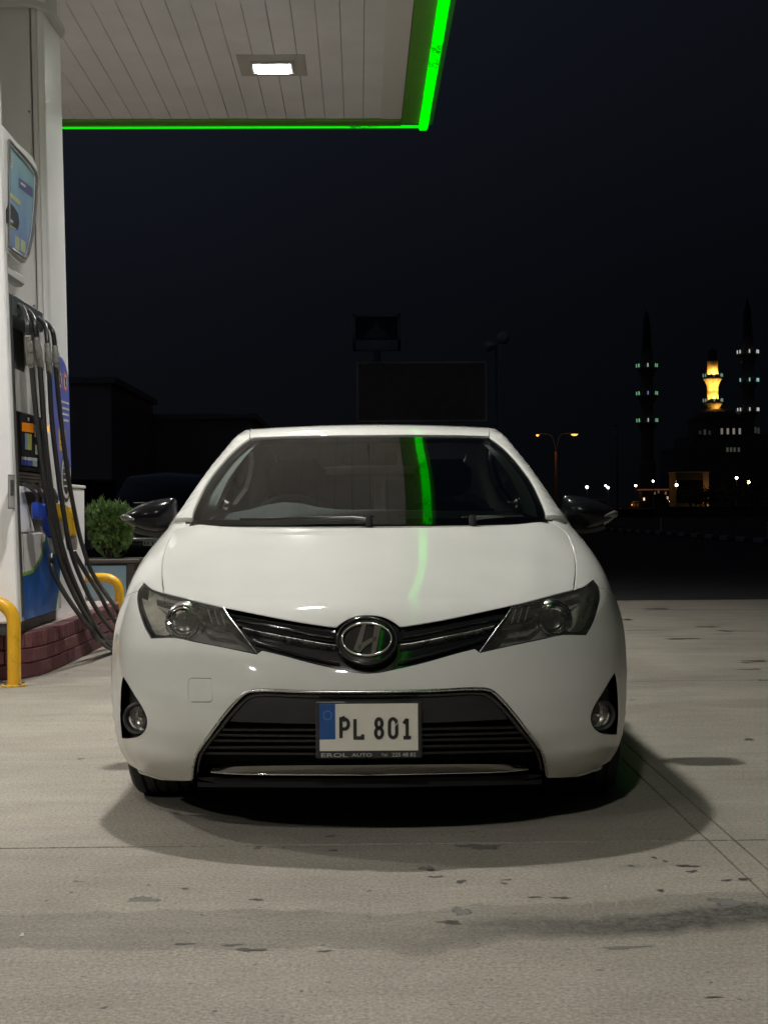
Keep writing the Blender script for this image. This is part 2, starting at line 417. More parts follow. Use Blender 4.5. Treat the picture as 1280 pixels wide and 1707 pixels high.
def tri(loops, sp):
    """CDT of outer loop + hole loops with a hex grid inside"""
    outer = loops[0]; allp = np.concatenate(loops)
    lo, hi = outer.min(0), outer.max(0); g = []
    r = 0; v = lo[1]+sp*.5
    while v < hi[1]:
        u = lo[0]+(sp*.5 if r % 2 else 0.01*sp)
        us = np.arange(u, hi[0], sp); g.append(np.stack([us, np.full(len(us), v)], 1)); v += sp*.866; r += 1
    g = np.concatenate(g) if g else np.zeros((0, 2))
    if len(g):
        k = inpoly(g, outer)
        for h in loops[1:]: k &= ~inpoly(g, h)
        g = g[k]
    if len(g):
        keep = np.ones(len(g), bool)
        for i0 in range(0, len(g), 2000):
            d = np.min(np.hypot(g[i0:i0+2000, None, 0]-allp[None, :, 0], g[i0:i0+2000, None, 1]-allp[None, :, 1]), 1); keep[i0:i0+2000] = d > sp*.55
        g = g[keep]
    V = np.concatenate([allp, g]); E = []; n = 0
    for l in loops:
        m = len(l); E += [(n+i, n+(i+1) % m) for i in range(m)]; n += m
    r = delaunay_2d_cdt([Vector(p) for p in V], E, [], 0, 1e-7)
    vv = np.array([tuple(p) for p in r[0]]); ff = np.array(r[2])
    c = vv[ff].mean(1); k = inpoly(c, outer)
    for h in loops[1:]: k &= ~inpoly(c, h)
    ar = (vv[ff[:, 1], 0]-vv[ff[:, 0], 0])*(vv[ff[:, 2], 1]-vv[ff[:, 0], 1])-(vv[ff[:, 1], 1]-vv[ff[:, 0], 1])*(vv[ff[:, 2], 0]-vv[ff[:, 0], 0])
    k &= np.abs(ar) > 1e-10
    return vv, ff[k]
def panel(name, loops3, par, m, f=f_low, sp=.03, step=.012, gap=.002, thick=.012, off=0.0, parent=None, mirror=False, both=False, vec=None, edge=True, keep2d=None, scale=1.3):
    """body panel: loops3 = [outer, hole, ...] of 3D points near the surface; solved onto f, trimmed, with folded edges"""
    loops = []
    for k, lp in enumerate(loops3):
        q = par.inv(np.array(lp)) if keep2d is None else np.array(lp)
        q = dedupe(rs(q, step, closed=True))
        q = inset(q, gap/scale if k == 0 else -gap/scale); loops.append(q)
    vv, ff = tri(loops, sp)
    B, D = par.fwd(vv); P = solve(f, B, D); G = grad(f, P)
    if off: P = P-G*off
    if vec is not None: P = P+np.array(vec)
    # orient faces outward
    a = P[ff[:, 1]]-P[ff[:, 0]]; b = P[ff[:, 2]]-P[ff[:, 0]]; nn = np.cross(a, b)
    flip = np.sum(nn*(G[ff].mean(1)), 1) < 0
    ff = np.where(flip[:, None], ff[:, ::-1], ff)
    V = [p for p in P]; NV = [g for g in G]; Fc = [tuple(t) for t in ff]
    cnt = {}
    for t in ff:
        for i in range(3):
            e = (int(t[i]), int(t[(i+1) % 3])); cnt[e] = 1
    bnd = [e for e in cnt if (e[1], e[0]) not in cnt]
    nf0 = len(Fc); cust = [None]*len(Fc)
    if edge and thick:
        nxt = {}
        idx = {}
        acc = {}
        for a_, b_ in bnd:
            t = P[b_]-P[a_]; 
            for q in (a_, b_):
                o = np.cross(t, G[q]); o /= np.linalg.norm(o)+1e-12; acc[q] = acc.get(q, 0)+o
        for q, o in acc.items():
            o = o/(np.linalg.norm(o)+1e-12)
            r1 = P[q]+o*.0013-G[q]*.0013; r2 = r1-G[q]*thick if vec is None else r1-G[q]*thick
            idx[q] = (len(V), len(V)+1); V += [r1, r2]; n1 = G[q]*.6+o*.8; NV += [n1/np.linalg.norm(n1), o]
        for a_, b_ in bnd:
            a1, a2 = idx[a_]; b1, b2 = idx[b_]
            Fc += [(b_, a_, a1, b1), (b1, a1, a2, b2)]
    V = np.array(V); NV = np.array(NV)
    def mk(sx):
        Vv = V*np.array([sx, 1, 1]); Nn = NV*np.array([sx, 1, 1]); Ff = Fc if sx > 0 else [t[::-1] for t in Fc]
        me = bpy.data.meshes.new(name); me.from_pydata([tuple(map(float, v)) for v in Vv], [], [tuple(map(int, t)) for t in Ff]); me.update()
        me.polygons.foreach_set('use_smooth', [True]*len(me.polygons))
        me.normals_split_custom_set_from_vertices([tuple(map(float, n)) for n in Nn])
        return link(name, me, m, parent)
    o = [mk(1)]
    if mirror: o.append(mk(-1))
    return o
def sym(half):
    """half outline from centre-top to centre-bottom with x>=0 -> full loop"""
    h = [np.array(p, float) for p in half]; o = [p*np.array([-1, 1, 1]) for p in h[::-1] if p[0] > 1e-3]
    return h+o
def latp(y, z, f=f_low):
    return solve(f, np.array([[0, y, z]], float), np.array([[1.0, 0, 0]]))[0]
def nosep(x, z, f=f_low):
    return solve(f, np.array([[x, 1.2, z]], float), np.array([[0, -1.0, 0]]))[0]
def cen(P):
    P = np.array(P, float); P[0] = 0; return P

M_PAINT = mat('pearl_white_paint', (.68, .68, .63), rough=.5, coat=1.0, spec=.05, var=.05, vscale=2.2, rvar=.05)
M_GLOSSBLK = mat('gloss_black', (.012, .012, .013), rough=.12, coat=.6, rvar=.04, var=.1)
M_MATBLK = mat('black_plastic', (.018, .018, .019), rough=.55, var=.2, vscale=30, bump=.08, bscale=300)
M_DARK = mat('dark_void', (.004, .004, .004), rough=.9, var=.1)
M_CHROME = mat('chrome', (.80, .80, .78), rough=.10, metal=1, rvar=.05, vscale=20)
M_SATIN = mat('satin_chrome', (.55, .55, .52), rough=.28, metal=1, rvar=.08, vscale=20)
M_RUBBER = mat('tyre_rubber', (.02, .02, .021), rough=.75, var=.2, bump=.15, bscale=80)
M_ALLOY = mat('alloy', (.45, .45, .46), rough=.3, metal=1, rvar=.05)
M_GREYTRIM = mat('interior_grey', (.30, .32, .31), rough=.8, var=.08, vscale=40, bump=.1, bscale=400)
M_DASH = mat('dashboard_plastic', (.20, .215, .215), rough=.6, var=.15, vscale=40, bump=.1, bscale=400)
M_FRIT = mat('frit_black', (.008, .008, .008), rough=.35, var=.1)
G_WIND = glass('windscreen_glass', (.56, .60, .58), 1.75)
G_SIDE = glass('side_glass', (.42, .46, .44), 1.5)
G_LENS = glass('lamp_lens', (.90, .90, .87), 1.5, haze=.04, hazecol=(.85, .82, .70))
G_CLEAR = glass('clear_lens', (.93, .93, .93), 1.5)

car = thing('hatchback_car', 'pearl white hatchback with black mirrors and plate PL 801, parked facing the camera', 'car', tuple(CAR_O), CAR_R)

# ---- traced outlines
HB = [(427.5, 1090), (372.5, 1078.6), (328, 1070), (300, 1064), (283, 1062.5), (252, 1063.5)]             # headlight bottom
HO = [(252, 1063.5), (243, 1048), (236.7, 1032), (231.5, 1014), (229.3, 1000), (231, 985), (240, 972)]    # headlight outer edge
HT = [(240, 972), (254, 983), (271.5, 989)]
HT2 = [(271.5, 989), (303.8, 997), (345, 1007.5), (372.5, 1013.5)]
HI = [(372.5, 1013.5), (384, 1032), (400, 1052.8), (414, 1072), (427.5, 1090)]
GT = [(372.5, 1013.5), (420.6, 1023.6), (489.4, 1037), (544.4, 1045.5), (561, 1047)]
GR = [(561, 1047), (570, 1040), (580, 1034), (592, 1029.5), (603, 1027.6), (612.5, 1027)]
GB = [(427.5, 1090), (437, 1083.5), (472, 1092), (524, 1106), (575, 1117), (597, 1121), (612.5, 1122)]
OP = [(614, 1153.5), (560, 1153.6), (500, 1152.8), (455, 1151), (428, 1151.3), (415, 1153), (405, 1158.5), (389.7, 1174), (370, 1198), (351.9, 1223), (337, 1243), (328, 1258), (323, 1277), (321, 1301)]
BT = [(321, 1302), (285, 1301.5), (250, 1299.5), (226, 1296.5), (210, 1292), (200, 1286)]
FOG = smooth_px([(205.8, 1129), (214, 1142), (224.7, 1160), (238.4, 1182), (245, 1200.6), (242, 1216), (231.6, 1226.4), (216, 1230), (204.2, 1230)], 4) + [(202.3, 1210), (201.4, 1185), (202.6, 1150)]
h_HB, h_HO, h_HT, h_HT2, h_HI = [hits(smooth_px(q, 4), f_low) for q in (HB, HO, HT, HT2, HI)]
h_GT, h_GR, h_GB = [hits(q, f_low) for q in (smooth_px(GT, 4), smooth_px(GR, 4), [GB[0]]+smooth_px(GB[1:], 4))]
h_OP = hits(smooth_px(OP[:-1], 4)+[OP[-1]], f_low); h_BT = hits(BT, f_low); h_FOG = hits(FOG, f_low)
h_OP[-1][2] = max(h_OP[-1][2], .165)
def arc_pts(a0, a1, n, cy=.93, r=.355, f=f_low):
    return np.array([latp(cy+r*math.cos(math.radians(a)), .32+r*math.sin(math.radians(a)), f) for a in np.linspace(a0, a1, n)])
arch_b = arc_pts(118, 203, 16); arch_f = arc_pts(-16, 118, 22)
gapl = np.array([latp(.80, .72), latp(.765, .66)])
gap_start = hits([(231, 986)], f_low)[0]
k = int(np.argmin(np.linalg.norm(h_HO-gap_start, axis=1)))
# front bumper
half = [cen(h_GB[-1])]+list(h_GB[::-1][1:])+list(h_HB[1:])+list(h_HO[1:k+1])+list(gapl)+list(arch_b)+[latp(.48, .158), latp(.38, .150)]+list(h_BT[::-1][1:])+list(h_OP[::-1])
half[-1] = cen(half[-1])
HOOK = hits([(px_, py_) for px_, py_ in [(334+u*39, 1150.5+v*39) for u, v in rrect(1, 1, .12, 3)]], f_low)
fogL = [p*np.array([-1, 1, 1]) for p in h_FOG]
hookL = [p*np.array([-1, 1, 1]) for p in HOOK]
bumper = panel('front_bumper', [sym(half), h_FOG, fogL, hookL], SPH, M_PAINT, sp=.020, step=.009, gap=.0024, thick=.007, parent=car)
panel('tow_hook_cover', [hookL], SPH, M_PAINT, sp=.03, step=.01, gap=.0012, thick=.01, parent=bumper[0])
# bonnet
def hoodp(x, y, f=f_low): return solve(f, np.array([[x, y, .6]], float), np.array([[0, 0, 1.0]]))[0]
h_side = [hoodp(*p) for p in ((.715, .50), (.742, .65), (.756, .78), (.763, .92), (.765, 1.00), (.757, 1.06), (.742, 1.11), (.722, 1.145))]
h_rear = [hoodp(x, 1.025+WC*x*x) for x in (.66, .55, .44, .33, .22, .11, 0)]
half = [cen(h_GR[-1])]+list(h_GR[::-1][1:])+list(h_GT[::-1][1:])+list(h_HT2[::-1][1:])+h_side+h_rear
panel('bonnet', [sym(half)], SPH, M_PAINT, sp=.024, step=.01, gap=.0042, thick=.02, parent=car)
panel('bonnet_gap_shade', [sym(half)], SPH, M_DARK, sp=.05, step=.02, gap=-.03, thick=0, edge=False, off=.022, parent=car)  # near-black sheet standing in for the shade in the bonnet gap
# wings
base_seam = [hoodp(.728, 1.180), latp(1.32, .985, f_all), latp(1.50, .965, f_all)]
fend = [h_HT2[0]]+h_side+base_seam+[latp(1.49, .85), latp(1.46, .6), latp(1.45, .4), latp(1.44, .24), latp(1.285, .225)]+list(arch_f)+list(gapl[::-1])+list(h_HO[k:])+list(h_HT[1:-1])
panel('front_wing', [fend], SPH, M_PAINT, f=f_low, sp=.026, step=.012, gap=.0028, thick=.014, parent=car, mirror=True)
# upper grille
half = [cen(h_GR[-1])]+list(h_GR[::-1][1:])+list(h_GT[::-1][1:])+list(h_HI[1:])+list(h_GB[1:]); half[-1] = cen(half[-1])
GRILLE = sym(half)
gril = panel('upper_grille', [GRILLE], SPH, M_GLOSSBLK, sp=.03, step=.012, gap=0, thick=-.03, off=.028, parent=car)[0]
def body_bar(mb, pts, r, off, n=8):
    """tube following pixel-traced pts on the body, pushed in by off"""
    P = hits(pts, f_low); G = grad(f_low, P); return P-G*off
def bar_both(name, pts, r, off, m, parent, n=8, flat=None, copies=True):
    P = body_bar(None, pts, r, off); res = []
    for sx in ((1, -1) if copies else (1,)):
        mb = MB(); mb.tube(P*np.array([sx, 1, 1]), r, n); res.append(mb.build(name, m, parent, smooth=50))
    return res
# chrome blades in the upper grille
for sx in (1, -1):
    Pt_ = hits([(403, 1043.5), (430, 1050), (470, 1058), (515, 1066.5), (540, 1071), (560, 1073.5)], f_low); Pb_ = hits([(408, 1049), (432, 1055), (470, 1063), (515, 1071.5), (540, 1075.5), (560, 1077.5)], f_low)
    G1 = grad(f_low, Pt_); V = []; Fc = []
    Pt_, Pb_ = Pt_-G1*.006, Pb_-G1*.012
    for a, b, g in zip(Pt_, Pb_, G1):
        mm = (a+b)/2+g*.007; V += [a, mm, b, b-g*.018, a-g*.018]
    V = np.array(V)*np.array([sx, 1, 1])
    for i in range(len(Pt_)-1):
        for j in range(5): Fc.append((i*5+j, i*5+(j+1) % 5, (i+1)*5+(j+1) % 5, (i+1)*5+j))
    Fc += [(4, 3, 2, 1, 0), tuple((len(Pt_)-1)*5+j for j in range(5))]
    if sx < 0: Fc = [f_[::-1] for f_ in Fc]
    mesh('grille_blade', V, Fc, M_SATIN, gril, smooth=20)
for rows in ([(393, 1031), (440, 1037.5), (490, 1048), (530, 1056), (556, 1060)], [(420, 1065), (450, 1074), (500, 1088), (540, 1098), (565, 1102)]):
    bar_both('grille_slat', rows, .0045, .012, M_GLOSSBLK, gril)
# badge
bc = nosep(0.0, .647); bn = grad(f_low, bc)[0]; bu = np.array([0, -bn[2], bn[1]]); bu = bu if bu[2] > 0 else -bu
bc = bc+np.array([-.0035, -.004, -.002])
def bp3(u, v, h=0): return bc+np.array([1, 0, 0])*u+bu*v+bn*h
def ell_ring(name, a, b, ra, h, m, parent, n=48, k=8):
    mb = MB(); P = [bp3(a*math.cos(t), b*math.sin(t), h) for t in np.linspace(0, 2*PI, n, endpoint=False)]
    mb.tube(P, ra, k, closed=True); return mb.build(name, m, parent, smooth=60)
def dome(name, a, b, h, m, parent, back=.03, rings=8, n=48, lens=1.0):
    V = []; Fc = []
    for i in range(rings+1):
        r = i/rings; hh = h*(1-r**2*lens)
        for j in range(n): t = 2*PI*j/n; V.append(bp3(a*r*math.cos(t), b*r*math.sin(t), hh))
    for j in range(n): t = 2*PI*j/n; V.append(bp3(a*math.cos(t), b*math.sin(t), -back))
    for i in range(rings+1):
        for j in range(n): Fc.append((i*n+j, (i+1)*n+j, (i+1)*n+(j+1) % n, i*n+(j+1) % n)) if i > 0 else Fc.append((j, n+j, n+(j+1) % n))
    return mesh(name, V, Fc, m, parent, smooth=50)
badge = dome('badge', .098, .086, .010, M_GLOSSBLK, car, back=.05, lens=.8)
ell_ring('badge_surround', .094, .082, .0055, .004, M_GLOSSBLK, badge)
ell_ring('badge_ring', .078, .058, .0042, .012, M_CHROME, badge)
# slanted H of the emblem: two leaning bars joined by a rising curve
def emblem(parts):
    mb = MB()
    for poly in parts:
        prism(mb, poly, lambda u, v, h: bp3(u, v, .008+h), .007)
    return mb.build('emblem', mat('dark_chrome', (.30, .30, .29), rough=.12, metal=1), badge, smooth=30)
lb_ = [(-.042, -.047), (-.026, -.0515), (-.004, .052), (-.0165, .0545)]
rb_ = [(.010, -.0545), (.024, -.052), (.046, .043), (.031, .050)]
lb_ = [(-.043, -.040), (-.024, -.050), (-.002, .0535), (-.014, .0560)]
rb_ = [(.012, -.0560), (.026, -.0525), (.044, .041), (.024, .050)]
cross = arc2(-.03, -.03, .05, .045, 12, 70, 1)
cr = [(-.030, -.030), (-.012, -.012), (.008, .000), (.031, .010), (.028, -.006), (.012, -.014), (-.004, -.026), (-.022, -.048)]
emblem([lb_, rb_, cr])

# lower opening
op_half = [cen(h_OP[0])]+list(h_OP[1:])+[nosep(.57, .175), nosep(.35, .172), nosep(.15, .172), nosep(0, .172)]
op_half[-1] = cen(op_half[-1])
low = panel('lower_grille', [sym(op_half)], SPH, M_DARK, sp=.04, step=.014, gap=0, thick=-.095, off=.09, parent=car)[0]
def gl_strip(name, pts_fn, n, m, parent, w_, t_, off):
    pass
fr = hits(smooth_px(OP[:-1], 5)+[(321.5, 1296)], f_low); Gf = grad(f_low, fr)
for sx in (1, -1):
    pass
full = np.concatenate([(fr[::-1])*np.array([-1, 1, 1]), fr[1:]]); Gn = grad(f_low, full)
MB().tube(full+Gn*.001, .0055, 8).build('grille_frame', M_SATIN, low, smooth=60)
full2 = full-Gn*.012; cc = np.array([0, .1, .32]); full2 = full2+(cc-full2)*np.array([.022, 0, .06])
MB().tube(full2, .009, 8).build('grille_inner_frame', M_GLOSSBLK, low, smooth=60)
# flat upper plate of the opening, behind the number plate
def opx(py):   # half width (px) of the opening at image height py
    return 614-np.interp(py, [1158, 1174, 1198, 1223, 1243, 1258, 1277, 1300], [405, 389.7, 370, 351.9, 337, 328, 323, 321])
pl = [cen(nosep(0, .478))]+list(hits([(520, 1161), (440, 1159), (417, 1162), (396, 1180), (379, 1204)], f_low))+list(hits([(440, 1206), (520, 1208)], f_low))+[cen(hits([(613, 1209)], f_low)[0])]
panel('grille_plate', [sym(pl)], NOSE, mat('grille_plate_plastic', (.014, .013, .013), rough=.5, var=.15, bump=.05, bscale=300), sp=.04, step=.015, gap=.001, thick=.03, off=.016, parent=low, scale=1)
for py in (1218, 1231, 1243, 1255, 1268):
    xs = np.linspace(0, opx(py)-7, 9); P = hits([(614-x, py) for x in xs], f_low); P[0][0] = 0; G = grad(f_low, P); P = P-G*.040
    P = np.concatenate([P[::-1]*np.array([-1, 1, 1]), P[1:]])
    MB().strip(P, (0, .05, 0), (0, 0, .007)).build('grille_slat', mat('slat_black', (.006, .006, .006), rough=.35), low, smooth=30)
# chrome strip at the foot of the opening
V = []; Fc = []; xs = np.linspace(-262, 262, 41)
tp = []; bt = []
for x in xs:
    a = abs(x)/262; tp.append((614-abs(x), 1281-1.5*(1-a)+3.0*a**6)); bt.append((614-abs(x), 1291-1.0*a-4.0*a**8))
Tt = hits(tp, f_low); Bb = hits(bt, f_low)
for i, x in enumerate(xs):
    s_ = 1 if x < 0 else -1
    for q in (Tt[i], Bb[i]): q[0] *= s_
    g = grad(f_low, (Tt[i]+Bb[i])/2)[0]
    a_, b_ = Tt[i]-g*.010, Bb[i]-g*.003; m1 = a_*.5+b_*.5+g*.006; m2 = a_*.15+b_*.85+g*.006
    V += [a_, m1, m2, b_, b_-g*.03, a_-g*.02]
for i in range(len(xs)-1):
    for j in range(6): Fc.append((i*6+j, i*6+(j+1) % 6, (i+1)*6+(j+1) % 6, (i+1)*6+j))
Fc += [(5, 4, 3, 2, 1, 0), tuple((len(xs)-1)*6+j for j in range(6))]
mesh('chrome_strip', V, Fc, mat('darkened_chrome', (.20, .195, .18), rough=.16, metal=1, rvar=.05, vscale=25), low, smooth=35)  # chrome darkened in colour, standing in for a dark reflection
MB().tube([(Bb[i]+grad(f_low, Bb[i])[0]*.0015) for i in range(len(Bb))], .0024, 6).build('strip_edge_highlight', M_CHROME, low, smooth=60)  # bright tube drawing the highlight along the strip's lower edge
# black air dam under the opening
P = hits([(614-x, 1296-1*(x/290)) for x in np.linspace(0, 286, 12)], f_low); P[0][0] = 0; P = P+np.array([0, .05, -.022])
P = np.concatenate([P[::-1]*np.array([-1, 1, 1]), P[1:]]); MB().strip(P, (0, .06, 0), (0, 0, .030)).build('air_dam', M_DARK, car, smooth=30)

# fog lamp pockets
def local_frame(c, n):
    n = n/np.linalg.norm(n); u = np.cross([0, 0, 1.0], n); u /= np.linalg.norm(u); v = np.cross(n, u); return u, v, n
for sx in (1, -1):
    fp = [p*np.array([sx, 1, 1]) for p in h_FOG]
    pk = panel('fog_lamp_pocket', [fp], SPH, M_MATBLK, sp=.02, step=.008, gap=0, thick=-.034, off=.032, parent=car)[0]
    c = hits([(222.5, 1199)], f_low)[0]; c[0] *= sx; n_ = np.array([sx*.18, -1, .0]); u, v, n_ = local_frame(c, n_)
    c = c - grad(f_low, c)[0]*.022
    def q3(r, h, t): return c+u*r*math.cos(t)+v*r*math.sin(t)+n_*h
    def rev(prof, name, m, par, sm=50, n=28):
        V = [q3(r, h, 2*PI*j/n) for j in range(n) for (r, h) in prof]; L_ = len(prof)
        Fc = [(j*L_+i, j*L_+i+1, ((j+1) % n)*L_+i+1, ((j+1) % n)*L_+i) for j in range(n) for i in range(L_-1)]
        return mesh(name, V, Fc, m, par, smooth=sm)
    fl = rev([(.058, -.03), (.056, .004), (.050, .010), (.044, .007), (.041, -.012)], 'fog_lamp', M_MATBLK, pk)
    rev([(.041, -.004), (.034, -.018), (.022, -.027), (.008, -.031), (.0005, -.031)], 'reflector', M_SATIN, fl)
    rev([(.009, -.030), (.008, -.012), (.0005, -.010)], 'bulb_shield', M_CHROME, fl)
    rev([(.0405, .0), (.032, .0045), (.018, .0085), (.0004, .010)], 'fog_lens', G_LENS, fl)
    for t_ in np.linspace(-.034, .034, 9):
        hh = math.sqrt(max(.0395**2-t_*t_, 0)); mb = MB(); mb.tube([c+u*t_+v*a-n_*.001 for a in (-hh, 0, hh)], .0011, 5); mb.build('lens_rib', G_CLEAR, fl)

# headlights
for sx in (1, -1):
    o3 = [p*np.array([sx, 1, 1]) for p in list(h_HB)+list(h_HO[1:])+list(h_HT[1:])+list(h_HT2[1:])+list(h_HI[1:-1])]
    bright = (sx < 0)
    M_RFL = mat('headlamp_reflector', (.90, .87, .78), rough=.34, metal=.15, var=.35, vscale=14, rvar=.1)
    M_HD = mat('headlamp_bezel_grey', (.26, .258, .25), rough=.4, metal=.2, var=.25)
    hl = panel('headlight', [o3], SPH, M_HD, sp=.02, step=.009, gap=.001, thick=-.086, off=.088, parent=car)[0]
    panel('headlight_lens', [o3], SPH, G_LENS, sp=.02, step=.009, gap=.0022, thick=.006, off=.001, parent=hl)
    # seal strip round the lens
    loop = np.array(o3); Gg = grad(f_low, loop); MB().tube(loop-Gg*.003, .0028, 6, closed=True).build('lens_seal', M_MATBLK, hl, smooth=60)
    c = hits([(302, 1040)], f_low)[0]; c[0] *= sx; n_ = np.array([sx*.12, -1, .02]); u, v, n_ = local_frame(c, n_); c = c+np.array([0, .062, .0])
    proj = rev([(.070, -.03), (.066, -.004), (.060, .006), (.057, .008), (.054, .002)], 'projector_shroud', M_SATIN, hl)
    rev([(.054, .004), (.052, .012), (.048, .015), (.0445, .012), (.043, .0)], 'projector_ring', M_CHROME, proj)
    rev([(.0435, .0), (.040, -.012), (.028, -.02), (.0005, -.022)], 'projector_bowl', mat('projector_bowl_metal', (.20, .20, .19), rough=.25, metal=.8), proj)
    rev([(.043, .003), (.036, .013), (.024, .021), (.012, .025), (.0005, .026)], 'projector_lens', G_CLEAR, proj)
    # outer reflector bowl with turn-signal fins
    def off_px(pts, d):
        P = hits(pts, f_low); P = P+np.array([0, 1.0, 0])*(d*1.25); P[:, 0] *= sx; return P
    rowsT = [(247, 984), (264, 993), (284, 1000), (306, 1004), (328, 1010), (346, 1020)]
    rowsB = [(243, 1006), (260, 1014), (275, 1023), (286, 1014), (302, 1009), (322, 1014)]
    A_ = off_px(rowsT, .012); B_ = off_px(rowsB, .040)
    V = []; Fc = []
    for i in range(len(A_)):
        for t in np.linspace(0, 1, 7):
            p = A_[i]*(1-t)+B_[i]*t; p[1] += .014*math.sin(t*PI); V.append(p)
    for i in range(len(A_)-1):
        for j in range(6): q_ = (i*7+j, i*7+j+1, (i+1)*7+j+1, (i+1)*7+j); Fc.append(q_ if sx > 0 else q_[::-1])
    mesh('reflector', V, Fc, M_RFL, hl, smooth=50)
    A_ = off_px([(236, 998), (239, 1014), (245, 1031), (253, 1050), (259, 1059), (276, 1060)], .014); B_ = off_px([(254, 1010), (264, 1019), (273, 1027), (270, 1038), (272, 1049), (281, 1059)], .048)
    V = []; Fc = []
    for i in range(len(A_)):
        for t in np.linspace(0, 1, 5): p = A_[i]*(1-t)+B_[i]*t; p[1] += .010*math.sin(t*PI); V.append(p)
    for i in range(len(A_)-1):
        for j in range(4): q_ = (i*5+j, i*5+j+1, (i+1)*5+j+1, (i+1)*5+j); Fc.append(q_ if sx < 0 else q_[::-1])
    mesh('side_reflector', V, Fc, M_RFL, hl, smooth=50)
    # chrome eyebrow and sweep to the grille
    A_ = off_px([(262, 1000), (286, 1006), (312, 1012), (329, 1022), (341, 1036), (352, 1044.5), (368, 1046), (388, 1050)], .014)
    B_ = off_px([(262, 1002.5), (286, 1009), (310, 1015.5), (326, 1026), (337, 1040.5), (349, 1050), (367, 1052), (391, 1056)], .018)
    Gq = np.array([0, -1, 0.0])
    V = []; Fc = []
    for a, b in zip(A_, B_): V += [a, (a+b)/2+Gq*.006, b, b-Gq*.012, a-Gq*.012]
    for i in range(len(A_)-1):
        for j in range(5): q_ = (i*5+j, i*5+(j+1) % 5, (i+1)*5+(j+1) % 5, (i+1)*5+j); Fc.append(q_ if sx > 0 else q_[::-1])
    mesh('chrome_brow', V, Fc, M_SATIN, hl, smooth=30)
    P = off_px(smooth_px(HI[:], 3), .004); MB().tube(P, .0032, 6).build('edge_trim', M_SATIN, hl, smooth=60)
    # ribbed turn-signal chamber
    for i, (a, b) in enumerate([((345, 1016), (352, 1040)), ((356, 1018), (363, 1042)), ((367, 1021), (374, 1044))]):
        P = off_px([a, ((a[0]+b[0])/2, (a[1]+b[1])/2), b], .026); MB().tube(P, .003, 5).build('chamber_rib', M_HD, hl, smooth=60)
    if sx > 0: P = off_px([(246, 1000), (249, 1016), (256, 1034)], .022); MB().tube(P, .006, 6).build('side_marker', mat('red_amber_marker', (.25, .03, .012), rough=.3, var=.2), hl, smooth=60)

# number plate
plate = MB().box(-.165, .165, -.012, .0, -.091, .091, bev=.006).build('number_plate', mat('plate_frame_black', (.022, .022, .022), rough=.4), car, smooth=40)
pc = hits([(613.3, 1215)], f_low)[0]; plate.location = (0.0005, pc[1]-.010, 0.378)
pp = 0.0
face = MB().box(-.1525, .1525, -.0145, -.011, -.065, .0815, bev=.0015).build('plate_face', mat('plate_white', (.66, .64, .55), rough=.35, var=.04, vscale=20), plate, smooth=30)
MB().box(-.1525, -.1035, -.0152, -.0146, -.0280, .0815).build('blue_band', mat('plate_blue', (.012, .075, .27), rough=.4, var=.05), plate)
mb = MB()
for u, v in [(a, b) for a, b in arc2(-.1275, .047, .0125, .0135, 100, 440, 14)]: mb.box(u-.0014, u+.0014, -.0160, -.0153, v-.0022, v+.0022)
mb.build('wreath_emblem', mat('plate_emblem', (.12, .22, .42), rough=.5), plate)
M_INK = mat('plate_ink', (.018, .016, .015), rough=.35)
GH = .069; GW = .035*2
def plate_char(ch, x0, wd, sw=.0105):
    mb = MB()
    for pts, cl in glyph(ch):
        P = [(x0+sw/2+u*2*(wd-sw), -.029+sw/2+v*(GH-sw)) for u, v in pts]
        q = ribbon2d(P, sw, bool(cl))
        for quad in q: prism(mb, quad, lambda u, v, h: (u, -.0153+h, v), -.0016)
    mb.build('plate_character', M_INK, plate)
plate_char('P', -.0915, .034); plate_char('L', -.0480, .034); plate_char('8', .0155, .032); plate_char('0', .0585, .033); plate_char('1', .1015, .034)
mb = MB(); prism(mb, [(.0745, .004), (.0795, .012), (.0945, .030), (.0895, .020)], lambda u, v, h: (u, -.0171+h, v), -.0006); mb.build('zero_slash', mat('plate_white'), plate)
M_PT = mat('plate_text_grey', (.36, .36, .35), rough=.5)
for s_, sz, cx_, sx_ in (('EROL', .0175, -.108, 2.0), ('AUTO', .0145, -.022, 1.55), ('Tel:', .0125, .048, 1.1), ('225 48 82', .0165, .108, 1.12)):
    me = text_mesh(s_, sz, .0003, .0002, sx_); link('plate_text', me, M_PT, plate, (cx_, -.0125, -.078), (PI/2, 0, 0))

# windscreen
w_side = hits(smooth_px([(321.5, 863), (324.5, 848), (343, 808.6), (360, 784), (381.5, 758.5), (400, 741.5), (416.5, 729.5)], 4), f_all)
w_top = hits(smooth_px([(416.5, 729.5), (460, 727.5), (503.4, 726.3), (560, 725.3), (614, 725)], 4), f_all)
def cabtop(x, y): return solve(f_cab, np.array([[x, y, .6]], float), np.array([[0, 0, 1.0]]))[0]
w_bot = [cabtop(x, .985+WC*x*x) for x in (0, .12, .24, .36, .48, .58, .66, .71)]
half = [cen(w_top[-1])]+list(w_top[::-1][1:])+list(w_side[::-1][1:])+w_bot[::-1]; half[-1] = cen(half[-1])
WS = sym(half); TOPC = Top(.6)
ws = panel('windscreen', [WS], TOPC, G_WIND, f=f_cab, sp=.05, step=.02, gap=.003, thick=.0, edge=False, off=.006, parent=car, scale=1)[0]
outer = dedupe(rs(TOPC.inv(np.array(WS)), .02, True)); ins = inset(outer, .034)
ins = ins[ins[:, 1] > -9]
